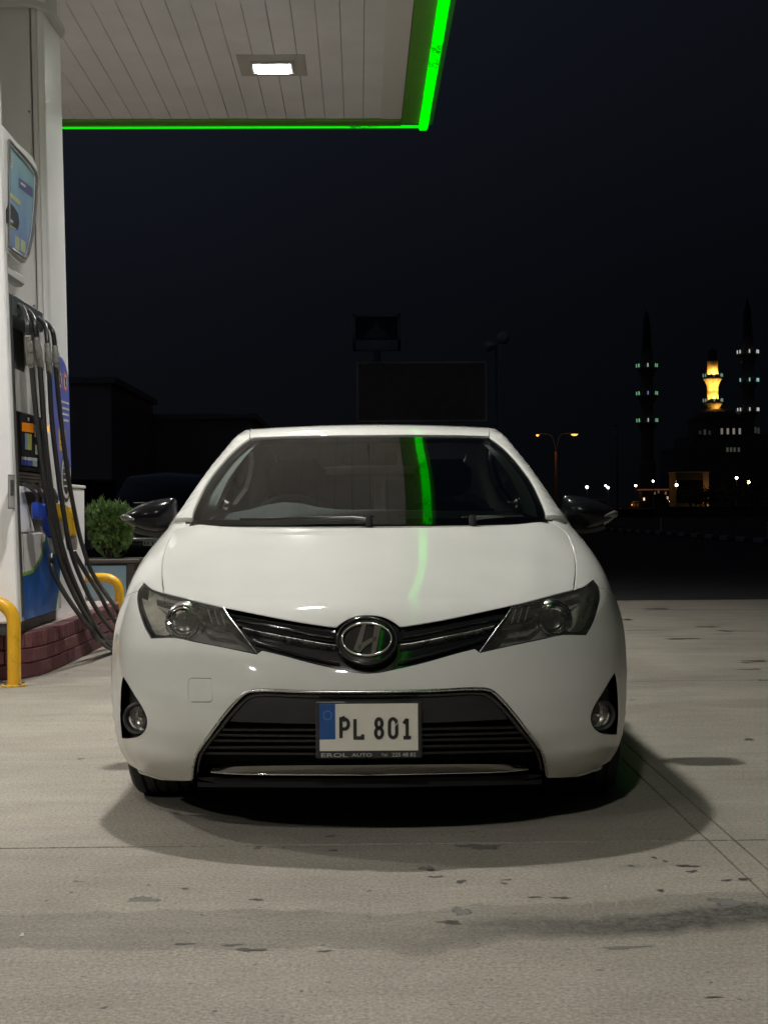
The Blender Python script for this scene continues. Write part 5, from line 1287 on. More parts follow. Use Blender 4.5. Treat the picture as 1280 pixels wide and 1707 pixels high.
adp('poster_picture_glint', sk(14, 362, 22, 366, .8), M_PRW, 2); adp('poster_picture_glint', sk(12, 371, 27, 373, .7), mat('poster_yellow'), 2)
adp('poster_badge', sk(26, 392, 33, 414, .7), mat('poster_lime', (.45, .50, .30), rough=.4), 1); adp('poster_badge', sk(35, 398, 43, 418, .7), mat('poster_lime'), 1)
par(MB().box(-2.30, -2.22, 8.70, 9.25, 2.56, 2.64, bev=.02).build('display_bracket', M_WHITE2, smooth=30), ad)
# =================================================================== PLANTER, SHRUBS
M_PLF = mat('planter_frame_brown', (.055, .045, .040), rough=.6, var=.2)
pln = thing('planter', 'dark framed planter box with pale blue picture panel, behind the far yellow hoop', 'planter', (-2.55, 13.45, 0))
par(MB().box(-2.98, -2.15, 13.25, 13.72, 0, .57).build('planter_box', M_PLF), pln)
par(MB().box(-3.02, -2.105, 13.19, 13.76, .57, .608, bev=.008).build('planter_rim', M_PLF, smooth=30), pln)
par(MB().box(-2.225, -2.15, 13.215, 13.25, 0, .57, bev=.005).build('planter_post', M_PLF, smooth=30), pln)
mp_ = bpy.data.materials.new('planter_picture'); mp_.use_nodes = True; nt_, N_, L_ = nodes_of(mp_); b_ = nt_.nodes['Principled BSDF']
g_ = N_('ShaderNodeNewGeometry'); s_ = N_('ShaderNodeSeparateXYZ'); L_(g_.outputs['Position'], s_.inputs[0]); mr_ = N_('ShaderNodeMapRange'); mr_.inputs['From Min'].default_value = .1; mr_.inputs['From Max'].default_value = .55; L_(s_.outputs['Z'], mr_.inputs['Value'])
n_ = N_('ShaderNodeTexNoise'); n_.inputs['Scale'].default_value = 6; L_(g_.outputs['Position'], n_.inputs['Vector']); ad_ = N_('ShaderNodeMath'); ad_.operation = 'ADD'; mu_ = N_('ShaderNodeMath'); mu_.operation = 'MULTIPLY_ADD'; mu_.inputs[1].default_value = .5; mu_.inputs[2].default_value = -.25; L_(n_.outputs['Fac'], mu_.inputs[0]); L_(mr_.outputs[0], ad_.inputs[0]); L_(mu_.outputs[0], ad_.inputs[1])
r_ = N_('ShaderNodeValToRGB'); r_.color_ramp.elements[0].color = (.42, .46, .48, 1); r_.color_ramp.elements[1].color = (.20, .34, .46, 1); e_ = r_.color_ramp.elements.new(.35); e_.color = (.30, .42, .50, 1); L_(ad_.outputs[0], r_.inputs[0]); L_(r_.outputs[0], b_.inputs['Base Color']); b_.inputs['Roughness'].default_value = .3
par(MB().box(-2.95, -2.235, 13.235, 13.249, .06, .545).build('picture_panel', mp_), pln)
par(MB().box(-2.96, -2.17, 13.27, 13.70, .575, .60).build('soil', M_EARTH), pln)
def leaf_mat(name, c0, c1):
    m = bpy.data.materials.new(name); m.use_nodes = True; nt, N, L = nodes_of(m); b = nt.nodes['Principled BSDF']
    oi = N('ShaderNodeNewGeometry'); r = N('ShaderNodeValToRGB'); r.color_ramp.elements[0].color = (*c0, 1); r.color_ramp.elements[1].color = (*c1, 1)
    L(oi.outputs['Random Per Island'], r.inputs[0]); L(r.outputs[0], b.inputs['Base Color']); b.inputs['Roughness'].default_value = .6; return m
M_LEAF = leaf_mat('conifer_leaf', (.035, .080, .018), (.12, .20, .05))
M_WOOD = mat('stem_bark', (.09, .06, .04), rough=.9, var=.3)
def bush(name, c, rx, ry, rz_, n, size, label, cat, m, up=.75, seed=1):
    t = thing(name, label, cat, (c[0], c[1], c[2]-rz_)); R = random.Random(seed); V = []; Fc = []
    lobes = [(R.uniform(-.45, .45), R.uniform(-.45, .45), R.uniform(-.5, .45), R.uniform(.32, .60)) for _ in range(16)]
    for i in range(n):
        l = lobes[i % 16]
        while True:
            d = np.array([R.gauss(0, 1), R.gauss(0, 1), R.gauss(0, 1)]); d /= np.linalg.norm(d); rr = R.uniform(.55, 1)**.5*l[3]; p = np.array([l[0], l[1], l[2]])+d*rr
            if np.linalg.norm(p) < 1.05+.12*math.sin(7*d[0]+5*d[2]+seed): break
        P = np.array([p[0]*rx, p[1]*ry, p[2]*rz_+rz_]); dr = np.array([d[0]*.6, d[1]*.6, up+R.uniform(-.3, .4)]); dr /= np.linalg.norm(dr)
        sd = np.cross(dr, [R.uniform(-1, 1), R.uniform(-1, 1), .2]); sd /= np.linalg.norm(sd); L_ = size*R.uniform(.5, 1.3)*(1.7 if R.random() < .12 else 1); W_ = size*.15*R.uniform(.7, 1.3)
        for s_ in (-.5, 0, .5):
            d2 = dr+sd*s_*.9; d2 /= np.linalg.norm(d2); nrm = np.cross(d2, sd)*.1; b0 = len(V)
            w2 = np.cross(d2, np.cross(d2, sd)); w2 = w2/(np.linalg.norm(w2)+1e-9)
            V += [P, P+d2*L_*.5+w2*W_, P+d2*L_*(1-abs(s_)*.4)+nrm*L_, P+d2*L_*.5-w2*W_]; Fc.append((b0, b0+1, b0+2, b0+3))
    mesh('foliage', V, Fc, m, t)
    mb = MB()
    for k in range(9):
        a = R.uniform(0, 6.28); mb.tube([(0, 0, -.02), (.25*rx*math.cos(a), .25*ry*math.sin(a), rz_*.6), (.6*rx*math.cos(a), .6*ry*math.sin(a), rz_*1.3)], [.012, .008, .003], 6)
    mb.build('stem', M_WOOD, t, smooth=60)
bush('conifer_shrub', (-2.43, 13.48, .885), .285, .26, .30, 3000, .058, 'round feathery green conifer shrub growing in the planter', 'shrub', M_LEAF, seed=3)
bush('low_shrub', (-2.42, 12.75, .14), .11, .10, .15, 500, .035, 'small leafy plant at the foot of the planter, seen through the hoses', 'shrub', leaf_mat('low_leaf', (.05, .09, .03), (.12, .17, .07)), up=.4, seed=9)
MBt = MB()

# =================================================================== DARK CAR BEHIND
suv = thing('parked_car', 'black parked car with pale number plate in the dark behind the shrub', 'car', (-3.42, 22.0, 0))
M_SUV = mat('black_car_paint', (.010, .010, .011), rough=.22, coat=.5, rvar=.05)
V = []; secs = [(0, .72, .40, .62), (.06, .84, .34, .78), (.35, .90, .30, .92), (1.1, .93, .28, 1.02), (2.2, .94, .28, 1.05), (3.8, .93, .30, 1.02), (4.3, .88, .36, .95), (4.4, .80, .45, .85)]
n = 20; mb = MB()
for (y, w_, zb, zt) in secs:
    for j in range(n):
        a = 2*PI*j/n+PI/n; c_, s_ = math.cos(a), math.sin(a); V.append((w_*np.sign(c_)*abs(c_)**.45, y, (zb+zt)/2+(zt-zb)/2*np.sign(s_)*abs(s_)**.5))
mb.add(V, [(i*n+j, i*n+(j+1) % n, (i+1)*n+(j+1) % n, (i+1)*n+j) for i in range(len(secs)-1) for j in range(n)]+[tuple(range(n-1, -1, -1)), tuple((len(secs)-1)*n+j for j in range(n))])
o = mb.build('car_body', M_SUV, suv, smooth=50)
V = []; secs = [(1.25, .80, 1.03, 1.06), (1.6, .76, 1.02, 1.38), (2.05, .70, 1.02, 1.66), (2.6, .68, 1.02, 1.74), (3.6, .67, 1.02, 1.70), (4.1, .70, 1.0, 1.35), (4.3, .74, 1.0, 1.05)]; mb = MB()
for (y, w_, zb, zt) in secs: V += [(-.84, y, zb), (.84, y, zb), (w_+.04, y, zb+(zt-zb)*.55), (w_-.06, y, zt-.03), (0, y, zt+.02), (-w_+.06, y, zt-.03), (-w_-.04, y, zb+(zt-zb)*.55)]
mb.add(V, [(i*7+j, i*7+(j+1) % 7, (i+1)*7+(j+1) % 7, (i+1)*7+j) for i in range(6) for j in range(7)]+[(6, 5, 4, 3, 2, 1, 0), tuple(42+j for j in range(7))]); mb.build('cabin', mat('dark_glazing', (.008, .008, .010), rough=.08, coat=.5), suv, smooth=50)
for sx in (1, -1):
    MB().box(sx*.66-.17, sx*.66+.17, -.02, .12, .62, .74, bev=.04).build('headlight', mat('dark_headlight', (.12, .12, .12), rough=.1, coat=1), suv, smooth=50)
    for y in (.95, 3.5): MB().lathe([(.0, -.10), (.2, -.10), (.31, -.1), (.33, -.06), (.33, .06), (.31, .1), (.2, .10), (0, .1)], (sx*.80, y, .33), 'x', 24).build('wheel', M_RUBBER, suv, smooth=40)
np_ = MB().box(-.02, .27, -.05, -.02, .515, .60, bev=.004).build('number_plate', mat('pale_plate', (.42, .42, .36), rough=.5), suv)
for k, x in enumerate((.0, .05, .12, .17, .22)): MB().box(x, x+.022, -.054, -.051, .535, .582).build('plate_character', M_INK, np_)
MB().box(-.45, .45, -.03, .03, .66, .76, bev=.01).build('grille', M_MATBLK, suv)

# =================================================================== BILLBOARD, SIGN, FLOODLIGHT POLE
def post(mb, x, y, z0, z1, r=.05): mb.tube([(x, y, z0), (x, y, z1)], r, 8)
def at(px, py, Y): return ony(px, py, Y)
M_POLE = mat('pole_grey', (.30, .30, .30), rough=.6, var=.1)
a, b = at(597, 606, 30), at(809, 700, 30)
bb = thing('billboard', 'large dark blank billboard with thin pale frame, right behind the car roof', 'billboard', ((a[0]+b[0])/2, 30, -.03))
par(MB().box(a[0], b[0], 30, 30.15, b[2], a[2]).build('billboard_face', mat('billboard_dark', (.16, .14, .15), rough=.7, var=.15), None), bb)
mb = MB(); t_ = .03
for bx in ((a[0]-t_, b[0]+t_, a[2], a[2]+t_), (a[0]-t_, b[0]+t_, b[2]-t_, b[2]), (a[0]-t_, a[0], b[2], a[2]), (b[0], b[0]+t_, b[2], a[2])): mb.box(bx[0], bx[1], 29.96, 30.16, bx[2], bx[3])
par(mb.build('billboard_frame', mat('frame_grey', (.42, .41, .41), rough=.5)), bb)
for x in (a[0]+.5, b[0]-.5): par(MB().tube([(x, 30.2, -.03), (x, 30.2, a[2])], .07, 10).build('post', M_POLE, smooth=60), bb)
a, b = at(588, 523, 42), at(668, 584, 42)
sg = thing('sign_panel', 'small unlit framed sign on a mast above the billboard', 'sign', ((a[0]+b[0])/2, 42, -.03))
mb = MB(); xx0, xx1, zt, zb = a[0], b[0], a[2], b[2]
for bx in ((xx0, xx1, zt-.09, zt), (xx0, xx1, zb, zb+.32), (xx0, xx0+.07, zb, zt), (xx1-.09, xx1, zb, zt)): mb.box(bx[0], bx[1], 42, 42.2, bx[2], bx[3])
par(mb.build('sign_frame', mat('sign_grey', (.5, .5, .52), rough=.6)), sg)
par(MB().box(xx0+.08, xx1-.1, 42.05, 42.15, zb+.33, zt-.1).build('sign_face', mat('sign_navy', (.06, .07, .10), rough=.6)), sg)
cxs = (xx0+xx1)/2; mb = MB(); prism(mb, [(cxs-.40, zb+.40), (cxs+.40, zb+.40), (cxs+.10, zb+.75), (cxs, zb+.95), (cxs-.12, zb+.72)], lambda u, v, h: (u, 42.045+h, v), -.01); par(mb.build('sign_emblem', mat('sign_emblem_grey', (.25, .25, .27), rough=.6)), sg)
par(MB().tube([(cxs, 42.1, -.03), (cxs, 42.1, zb)], .12, 10).build('mast', M_POLE, smooth=60), sg)
c = at(826, 575, 36)
fp_ = thing('floodlight_pole', 'thin unlit floodlight pole with two round heads right of the billboard', 'lamp post', (c[0], 36, -.03))
par(MB().tube([(c[0], 36, -.03), (c[0], 36, c[2])], [.05, .035], 10).build('pole', M_POLE, smooth=60), fp_)
for (px, py, r) in ((815, 577, .14), (839, 563, .17)):
    p = at(px, py, 36); par(MB().lathe([(0, -.10), (r*.6, -.08), (r, .02), (r*.95, .06), (0, .05)], tuple(p), 'y', 16).build('floodlight_head', mat('flood_grey', (.6, .6, .62), rough=.4), smooth=50), fp_)
    par(MB().tube([(c[0], 36, c[2]-.02), tuple(p)], .02, 6).build('bracket', M_POLE), fp_)
# dark buildings on the left
for nm, lab, (px0, px1, pt, Y, dpt), colr in (('shop_building', 'flat-roofed building in the dark left of the white car', (118, 186, 640, 40, 8), (.42, .39, .40)), ('shop_building', 'lower dark building between the shrub and the white car', (188, 420, 700, 48, 8), (.35, .31, .31))):
    a, b = at(px0-60, pt, Y), at(px1, pt, Y); t = thing(nm, lab, 'building', ((a[0]+b[0])/2, Y, -.1))
    par(MB().box(a[0], b[0], Y, Y+dpt, -.1, a[2]).build('wall', mat('wall_dark_%d' % Y, colr, rough=.8, var=.12, vscale=.6)), t)
    par(MB().box(a[0]-.15, b[0]+.15, Y-.15, Y+dpt+.1, a[2], a[2]+.18).build('roof', mat('roof_dark', (.4, .38, .38), rough=.8)), t)
    for k in range(3):
        x = a[0]+(b[0]-a[0])*(k+.5)/3; f_ = par(MB().box(x-.55, x+.55, Y-.05, Y-.003, .9, 2.0).build('window_frame', mat('frame_dark', (.05, .05, .05), rough=.5)), t); p = MB().box(x-.48, x+.48, Y-.065, Y-.052, .97, 1.93).build('pane', mat('pane_dark', (.01, .01, .012), rough=.1)); p.parent = f_
ls = thing('lit_sign', 'short amber lit strip beside the white car windscreen pillar, in the distance', 'sign', tuple(at(328, 804, 46)))
par(MB().box(at(318, 803, 46)[0], at(338, 803, 46)[0], 46, 46.1, at(320, 806, 46)[2], at(320, 802, 46)[2]).build('sign_tube', emis('amber_sign', (1, .5, .08), .35)), ls)
par(MB().box(at(318, 803, 46)[0], at(338, 803, 46)[0], 46.1, 46.3, -.1, at(320, 800, 46)[2]).build('sign_back', M_POLE), ls)

# =================================================================== FAR SIDE OF THE ROAD
ter = mesh('far_terrain', [(-600, 108, 1.0), (600, 108, 1.0), (600, 1400, 1.2), (-600, 1400, 1.2), (-600, 108, -.2), (600, 108, -.2)], [(0, 1, 2, 3), (4, 5, 1, 0)], mat('terrain_brown', (.055, .040, .028), rough=.95, var=.3, vscale=.05)); tag(ter, 'slightly raised dark ground across the road', kind='structure')
verge = mesh('verge', [(12.2, 38, .02), (60, 38, .02), (60, 107.9, .35), (12.8, 107.9, .35)], [(0, 1, 2, 3)], mat('verge_brown', (.05, .036, .026), rough=.95, var=.35, vscale=.3)); tag(verge, 'bare strip of ground between the kerb and the wall', kind='structure')
lw = thing('low_wall', 'long low wall across the road with orange lamp light coloured into its top', 'wall', (32, 107.6, 0))
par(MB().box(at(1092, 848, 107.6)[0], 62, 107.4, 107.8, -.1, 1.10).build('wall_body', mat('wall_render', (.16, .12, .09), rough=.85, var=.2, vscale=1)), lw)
par(MB().box(at(1090, 848, 107.6)[0], 62, 107.3, 107.9, 1.10, 1.16).build('wall_coping', mat('coping', (.40, .28, .16), rough=.8)), lw)  # orange lamp light put into the coping's colour
kb = MB().box(11.72, 12.0, 36, 82, -.14, .02).build('kerb', M_ASPH); tag(kb, 'kerb of alternating pale and dark stones along the road', kind='structure')
km = []
for c_ in ((.42, .42, .40), (.03, .03, .03)):
    o_ = MB().box(-.13, .13, 0, .93, 0, .15, bev=.02); me = bpy.data.meshes.new('kerb_stone'); me.from_pydata(o_.V, [], o_.F); me.update(); me.materials.append(mat('kerb_%d' % int(c_[0]*100), c_, rough=.8, var=.2)); km.append(me)
for k in range(46): link('kerb_stone', km[k % 2], None, kb, (11.87, 36.2+k*.985, .0))
for k, y in enumerate((40.2, 56.5, 73.0)):
    t = thing('bollard', ['white bollard on the kerb at the right edge of the picture', 'white bollard on the kerb below the lit minaret', 'white bollard on the kerb farthest down the road'][k], 'bollard', (12.35 if k else 11.95, y, 0), 0, 'bollards along the kerb')
    MB().tube([(0, 0, 0), (0, 0, .62)], [.035, .035], 10).build('bollard_post', mat('bollard_white', (.85, .85, .84), rough=.6), t, smooth=60); MB().lathe([(0, .66), (.03, .65), (.04, .62), (.035, .60)], (0, 0, 0), 'z', 10).build('bollard_cap', mat('bollard_white'), t, smooth=60)
# street lamps
M_SOD = emis('sodium_lamp', (1, .40, .07), 2.6); M_WLA = emis('white_lamp', (1, .96, .80), 10.0); M_GLOBE2 = emis('warm_white_lamp', (1, .80, .45), 10.0)
Yl = 176; c = at(926, 745, Yl)
sl = thing('street_lamp', 'tall double-armed street lamp with two glowing orange heads', 'street lamp', (c[0], Yl, 1.0))
par(MB().tube([(c[0], Yl, 1.0), (c[0], Yl, c[2]-.6)], [.16, .09], 10).build('pole', mat('lamp_pole', (.16, .10, .06), rough=.6), smooth=60), sl)
for (px, py) in ((895.5, 725), (957, 724)):
    p = at(px, py, Yl); ar = par(MB().tube(curve_pts([(c[0], Yl, c[2]-.62), (c[0]+(p[0]-c[0])*.25, Yl, p[2]-.1), tuple(p+np.array([0, 0, .14]))], 5), .018, 6).build('arm', mat('arm_dark', (.012, .011, .010), rough=.8), smooth=60), sl)
    par(MB().lathe([(0, .10), (.16, .08), (.22, 0)], tuple(p+np.array([0, 0, .05])), 'z', 14).build('lamp_hood', M_POLE, smooth=60), sl)
    sx_ = .46 if px > 900 else .20
    bl__ = MB(); bl__.lathe([(0, -.20), (.15, -.17), (.27, -.06), (.30, .02), (0, .06)], tuple(p), 'z', 16); bl__.V = [((x-p[0])*sx_/.3+p[0], y, z) for x, y, z in bl__.V]; par(bl__.build('lamp_glass', M_SOD, smooth=60), sl)
    ld = bpy.data.lights.new('sodium_light', 'POINT'); ld.energy = 350; ld.color = (1, .45, .12); ld.shadow_soft_size = .3; lo = bpy.data.objects.new('sodium_light', ld); COL.objects.link(lo); lo.location = (p[0], p[1], p[2]-.6)
Yl = 150; c = at(1027, 710, Yl)
sl = thing('street_lamp', 'tall unlit lamp pole between the orange lamps and the minaret', 'street lamp', (c[0], Yl, 1.0))
par(MB().tube([(c[0], Yl, 1.0), (c[0], Yl, c[2])], [.14, .08], 10).build('pole', mat('lamp_pole_far', (.22, .20, .18), rough=.6), smooth=60), sl)
par(MB().box(c[0]-.5, c[0]+.1, Yl-.1, Yl+.1, c[2], c[2]+.1, bev=.03).build('lamp_head', M_POLE, smooth=50), sl)
for i, (px, py, Y, m_, r, lab) in enumerate(((978, 812, 262, M_WLA, .26, 'white globe lamp just above the right wing mirror'), (1009, 809.5, 256, M_GLOBE2, .20, 'upper left of the twin warm globe lamps beyond the right mirror'), (1013, 813, 275, M_WLA, .24, 'lower right of the twin warm globe lamps beyond the right mirror'), (1059, 809.5, 256, M_GLOBE2, .22, 'warm lamp above the lit yellow car'), (1088, 802, 213, M_WLA, .17, 'white lamp below the left minaret'), (1127, 808.5, 240, M_GLOBE2, .26, 'yellowish lamp at the foot of the pale block'), (1117, 836, 330, M_WLA, .30, 'low white lamp beside the kiosk'), (1227, 796.5, 190, M_WLA, .19, 'white lamp at right, left of the last one'), (1247, 803.5, 215, M_GLOBE2, .24, 'rightmost white lamp near the picture edge'))):
    p = at(px, py, Y); t = thing('globe_lamp', lab, 'street lamp', (p[0], Y, 1.0), 0, 'small lamps in the distance')
    par(MB().tube([(p[0], Y, 1.0), (p[0], Y, p[2]-r*.8)], [.07, .05], 8).build('pole', mat('lamp_pole_far'), smooth=60), t)
    par(MB().lathe([(0.001, -r)]+[(r*math.cos(math.radians(a_)), r*math.sin(math.radians(a_))) for a_ in range(-70, 80, 20)]+[(0.001, r)], tuple(p), 'z', 12).build('lamp_globe', m_, smooth=60), t)
# far car
Y = 300; c = at(1070, 848, Y); fcar = thing('estate_car', 'small car seen side-on beneath the distant orange lamp light', 'car', (c[0], Y, 1.1))
mb = MB(); prism(mb, [(-2.2, .3), (2.1, .3), (2.2, .75), (1.3, .95), (.6, 1.5), (-1.7, 1.5), (-2.2, .95)], lambda u, v, h: (u, h, v), 1.7); mb.build('car_body', mat('far_car_paint', (.20, .10, .05), rough=.4), fcar)
mb = MB(); prism(mb, [(1.15, .95), (.52, 1.40), (-1.6, 1.40), (-1.9, .95)], lambda u, v, h: (u, -.02+h, v), .02); mb.build('side_window', M_DARK, fcar)
for x in (-1.4, 1.4): MB().lathe([(0, -.1), (.31, -.1), (.33, 0), (.31, .1)], (x, 0, .32), 'y', 14).build('wheel', M_RUBBER, fcar)
MB().box(-2.3, -2.15, 0, .3, .6, .8).build('tail_light', emis('amber_tail', (1, .55, .1), 2.0), fcar); MB().box(2.05, 2.2, .2, .5, .55, .75).build('headlight', emis('head_pale', (1, .8, .4), .8), fcar)
ld = bpy.data.lights.new('sodium_light', 'POINT'); ld.energy = 900; ld.color = (1, .45, .12); ld.shadow_soft_size = .3; lo = bpy.data.objects.new('sodium_light', ld); COL.objects.link(lo); lo.location = (c[0]-4, Y-4, 6.5)
# kiosk and pale block
Y = 255; a, b = at(1069, 816, Y), at(1112, 816, Y); t = thing('kiosk', 'low kiosk with reddish lit roof edge left of the pale block', 'kiosk', ((a[0]+b[0])/2, Y, 1.1))
par(MB().box(a[0], b[0], Y, Y+3, 1.1, a[2]-.15).build('kiosk_wall', mat('kiosk_dark', (.06, .05, .045), rough=.8)), t); par(MB().box(a[0]-.2, b[0]+.2, Y-.3, Y+3.2, a[2]-.15, a[2]+.08).build('kiosk_roof', emis('kiosk_roof_painted_light', (1, .28, .12), .10)), t)  # roof emits faintly, standing in for reddish light falling on it
for px, py, s_ in ((1073, 832, 1.4), (1091, 822, .12), (1097, 820, .10), (1109, 822, .14), (1112, 830, .8)): p = at(px, py, Y-.1); par(MB().box(p[0]-.14, p[0]+.14, Y-.1, Y-.02, p[2]-.25, p[2]+.25).build('lit_window', emis('kiosk_win_%d' % px, (1, .62, .38), s_)), t)
Y = 275; a, b = at(1126, 788, Y), at(1171, 825, Y); a2, b2 = at(1171, 788, Y), at(1181, 825, Y); t = thing('office_block', 'plain pale block with right end coloured tan as if lit, beneath the bright minaret', 'building', (a[0]+3, Y, 1.1))
par(MB().box(a[0], b[0], Y, Y+6, 1.1, a[2]).build('wall', mat('block_shade_copy', (.055, .048, .035), rough=.8)), t); par(MB().box(a2[0]+.01, b2[0], Y-.02, Y+6, 1.1, a[2]).build('end_wall', mat('block_lit_copy', (.42, .29, .14), rough=.8)), t)  # light and shade painted into the wall colours: tan end, dark front
par(MB().box(a[0]-.15, b2[0]+.15, Y-.2, Y+6.2, a[2], a[2]+.2).build('roof', mat('block_roof', (.25, .22, .18), rough=.8)), t)
for k in range(3): x = a[0]+(b[0]-a[0])*(k+.5)/3; par(MB().box(x-.9, x+.9, Y-.06, Y-.005, 2.0, 6.5).build('window', mat('pane_dark')), t)
for e_, px_ in ((220, 1190),):
    p = at(px_, 835, Y-3); ld = bpy.data.lights.new('sodium_light', 'POINT'); ld.energy = e_; ld.color = (1, .6, .25); ld.shadow_soft_size = .3; lo = bpy.data.objects.new('sodium_light', ld); COL.objects.link(lo); lo.location = (p[0], p[1], 2.0)
# trees between
M_FT = leaf_mat('far_tree_leaf', (.03, .045, .02), (.07, .09, .04))
for i, (px, py, Y, r, lab) in enumerate(((1150, 826, 200, 1.6, 'dark tree in front of the pale block'), (1205, 822, 185, 2.4, 'dark tree right of the pale block'), (1250, 822, 175, 2.6, 'dark tree at the right picture edge'), (1095, 836, 225, 1.4, 'dark tree in front of the kiosk'), (1175, 828, 150, 1.2, 'dark bush before the pale block corner'))):
    p = at(px, py, Y); t = thing('tree', lab, 'tree', (p[0], Y, 1.0), 0, 'trees across the road'); R = random.Random(i); V = []; Fc = []
    for k in range(500):
        d = np.array([R.gauss(0, 1), R.gauss(0, 1), R.gauss(0, .8)]); d /= np.linalg.norm(d); q_ = d*r*R.uniform(.5, 1.1)*(1+.3*math.sin(d[0]*5+i)); q_[2] += p[2]-1.0; u = np.array([R.uniform(-1, 1) for _ in range(3)]); u /= np.linalg.norm(u); v = np.cross(u, d); b0 = len(V); s_ = .22
        V += [q_-u*s_, q_+v*s_*.6, q_+u*s_, q_-v*s_*.6]; Fc.append((b0, b0+1, b0+2, b0+3))
    mesh('crown', V, Fc, M_FT, t); MB().tube([(0, 0, 0), (0, 0, p[2]-1.0)], [.18, .08], 8).build('trunk', M_WOOD, t, smooth=60)

# =================================================================== MOSQUE
M_STONE = mat('unlit_stone', (.17, .16, .145), rough=.85, var=.12, vscale=.3, bump=.1, bscale=2)  # stone darkened in colour for the parts without floodlight
YM = 450
def zof(py, Y=YM, px=1180): return at(px, py, Y)[2]
mosque = thing('mosque', 'large unlit domed mosque with rows of narrow windows at far right', 'mosque', (at(1222, 850, 438)[0], 438, 1.2))
mc = mosque.location; W_ = 26
MB().box(-W_*.62, W_*.62, 0, 34, 0, 19.5).build('prayer_hall', M_STONE, mosque)
MB().box(-W_*.46, W_*.46, 3, 30, 19.5, 23.4).build('upper_hall', M_STONE, mosque)
MB().lathe([(10.2, 23.4), (10.2, 28.2), (10.6, 28.4), (10.6, 28.8)], (0, 17, 0), 'z', 32).build('drum', M_STONE, mosque, smooth=30)
MB().lathe([(10.3*math.cos(math.radians(a_)), 28.6+4.0*math.sin(math.radians(a_))) for a_ in range(0, 90, 6)]+[(0.01, 32.6)], (0, 17, 0), 'z', 40).build('dome', mat('dome_lead', (.04, .042, .045), rough=.5), mosque, smooth=60)
MB().tube([(0, 17, 32.3), (0, 17, 34)], [.2, .05], 8).build('finial', M_STONE, mosque)
for px, py0, py1, e_ in [(1206.5, 712, 724, .16), (1216.5, 712, 724, .2), (1226.5, 712, 724, .2), (1236.5, 712, 724, .2), (1170, 716, 724, .02), (1178, 714, 725, .035), (1186, 716, 725, .02), (1263, 710, 722, .03), (1268, 711, 723, .03)]:
    p = at(px, py0, 437.7); p1 = at(px, py1, 437.7)
    Yw = -.05 if p[2] < 20 else 2.95
    fr_ = MB().box(p[0]-mc[0]-.55, p[0]-mc[0]+.55, Yw-.25, Yw, p1[2]-1.2, p[2]-1.2).build('window', mat('window_stone', (.2, .18, .15), rough=.8), mosque)
    MB().box(p[0]-mc[0]-.36, p[0]-mc[0]+.36, Yw-.3, Yw-.255, p1[2]-1.0, p[2]-1.4).build('lit_pane', emis('mosque_win_%d' % int(e_*1000), (1, .90, .78), e_*.9), fr_)
for px in (1212, 1218, 1224, 1231): p = at(px, 746, 437.7); p1 = at(px, 753, 437.7); MB().box(p[0]-mc[0]-.3, p[0]-mc[0]+.3, -.2, -.01, p1[2]-1.2, p[2]-1.2).build('lit_pane', emis('mosque_win_dim', (1, .9, .78), .05), mosque)
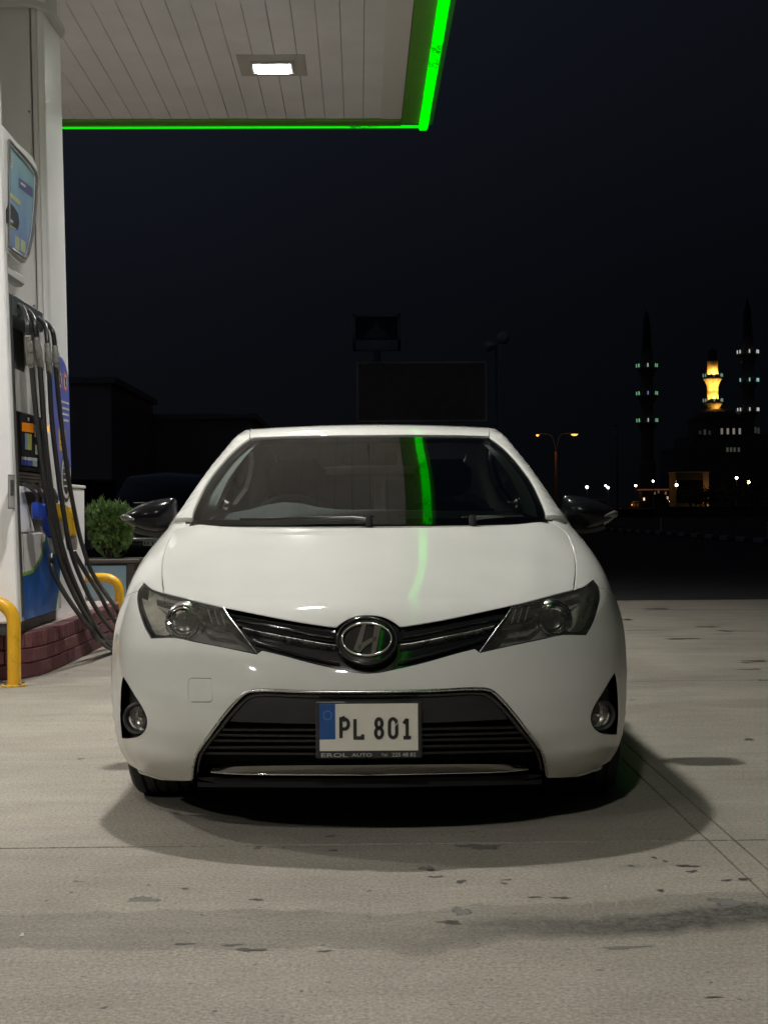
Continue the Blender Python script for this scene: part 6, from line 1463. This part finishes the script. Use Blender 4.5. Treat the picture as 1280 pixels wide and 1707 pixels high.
def minaret(px, balconies, ztop, label, lightcol, rows, Y=YM, R=2.05):
    c = at(px, 700, Y); t = thing('minaret', label, 'minaret', (c[0], Y, 1.2), 0, 'minarets of the mosque')
    H = ztop-1.2; hs = [zof(b)-1.2 for b in balconies]
    MB().lathe([(R*1.3, 0), (R*1.3, 14), (R, 15.5), (R, hs[-1]), (R*.98, hs[0]), (R*.92, hs[0]+5.2)], (0, 0, 0), 'z', 12).build('shaft', mat('floodlit_stone', (.50, .44, .34), rough=.8, var=.15, vscale=.8) if R < 2 else M_STONE, t)  # floodlit shaft gets a paler copy of the stone, unlit shafts the darkened one
    MB().lathe([(R*.94, hs[0]+5.2), (R*.80, hs[0]+5.6), (R*.74, hs[0]+9), (R*.5, H*.95), (.05, H)], (0, 0, 0), 'z', 12).build('spire', mat('dome_lead'), t)
    for k, h in enumerate(hs):
        b_ = MB().lathe([(R*1.0, h-3.6), (R*1.15, h-2.6), (R*1.5, h-1.2), (R*1.68, h-.9), (R*1.68, h-.5)], (0, 0, 0), 'z', 12).build('balcony', mat('floodlit_stone') if R < 2 else M_STONE, t)
        MB().lathe([(R*1.62, h-.5), (R*1.62, h+.45), (R*1.56, h+.45), (R*1.56, h-.5)], (0, 0, 0), 'z', 12).build('parapet', M_STONE, b_)
        for j, a_ in enumerate((-172, -148, -96, -48, -30)):
            x, y = R*1.72*math.cos(math.radians(a_)), R*1.72*math.sin(math.radians(a_)); col, st_ = lightcol(k, j)
            if st_ <= 0: continue
            MB().box(x-.14, x+.14, y-.14, y+.14, h-.25, h+.85).build('balcony_lamp', emis('bal_%d_%d_%d' % (int(col[0]*100), int(col[2]*100), int(st_*10)), col, st_*.6), b_)
    return t, c, hs
g1 = lambda k, j: (((.45, 1, .55) if j != 2 else ((.35, .4, 1) if k == 1 else (.8, 1, .85))), .55 if j in (0, 3, 4) else .75)
minaret(1078, (611, 657, 702), 66, 'dark minaret with three rows of green lamps left of the golden one', g1, 3)
g2 = lambda k, j: (((1, .95, .88) if k != 1 else (.5, 1, .9)), (.9 if not (k == 1 and j == 0) else 0))
minaret(1246, (589, 636, 685), 70, 'dark minaret with three rows of white lamps at far right', g2, 3)
g3 = lambda k, j: ((.6, 1, .7), .45)
t, c, hs = minaret(1187.5, (619, 662), 56, 'golden floodlit minaret rising behind the mosque', g3, 3, Y=468, R=1.95)
def flood(x, y, z, tx, ty, tz, e_):
    ld = bpy.data.lights.new('minaret_floodlight', 'SPOT'); ld.energy = e_; ld.color = (1, .50, .08); ld.shadow_soft_size = .15; ld.spot_size = math.radians(64); ld.spot_blend = .6
    lo = bpy.data.objects.new('minaret_floodlight', ld); COL.objects.link(lo); lo.location = (x, y, z)
    lo.rotation_euler = Vector((tx-x, ty-y, tz-z)).to_track_quat('-Z', 'Y').to_euler()
for h, up in ((hs[0]+1.2, 3.0), (hs[1]+1.2, 4.6)):
    for dx, dy in ((-2.3, -1.9), (2.3, -1.9), (0, -3.0)):
        flood(c[0]+dx, 468+dy, h+.1, c[0]+dx*.2, 468, h+up, 5200)
    for dx in (-3.0, 3.0): flood(c[0]+dx, 468-4.6, h-5.5, c[0], 468, h-1.8, 2600)
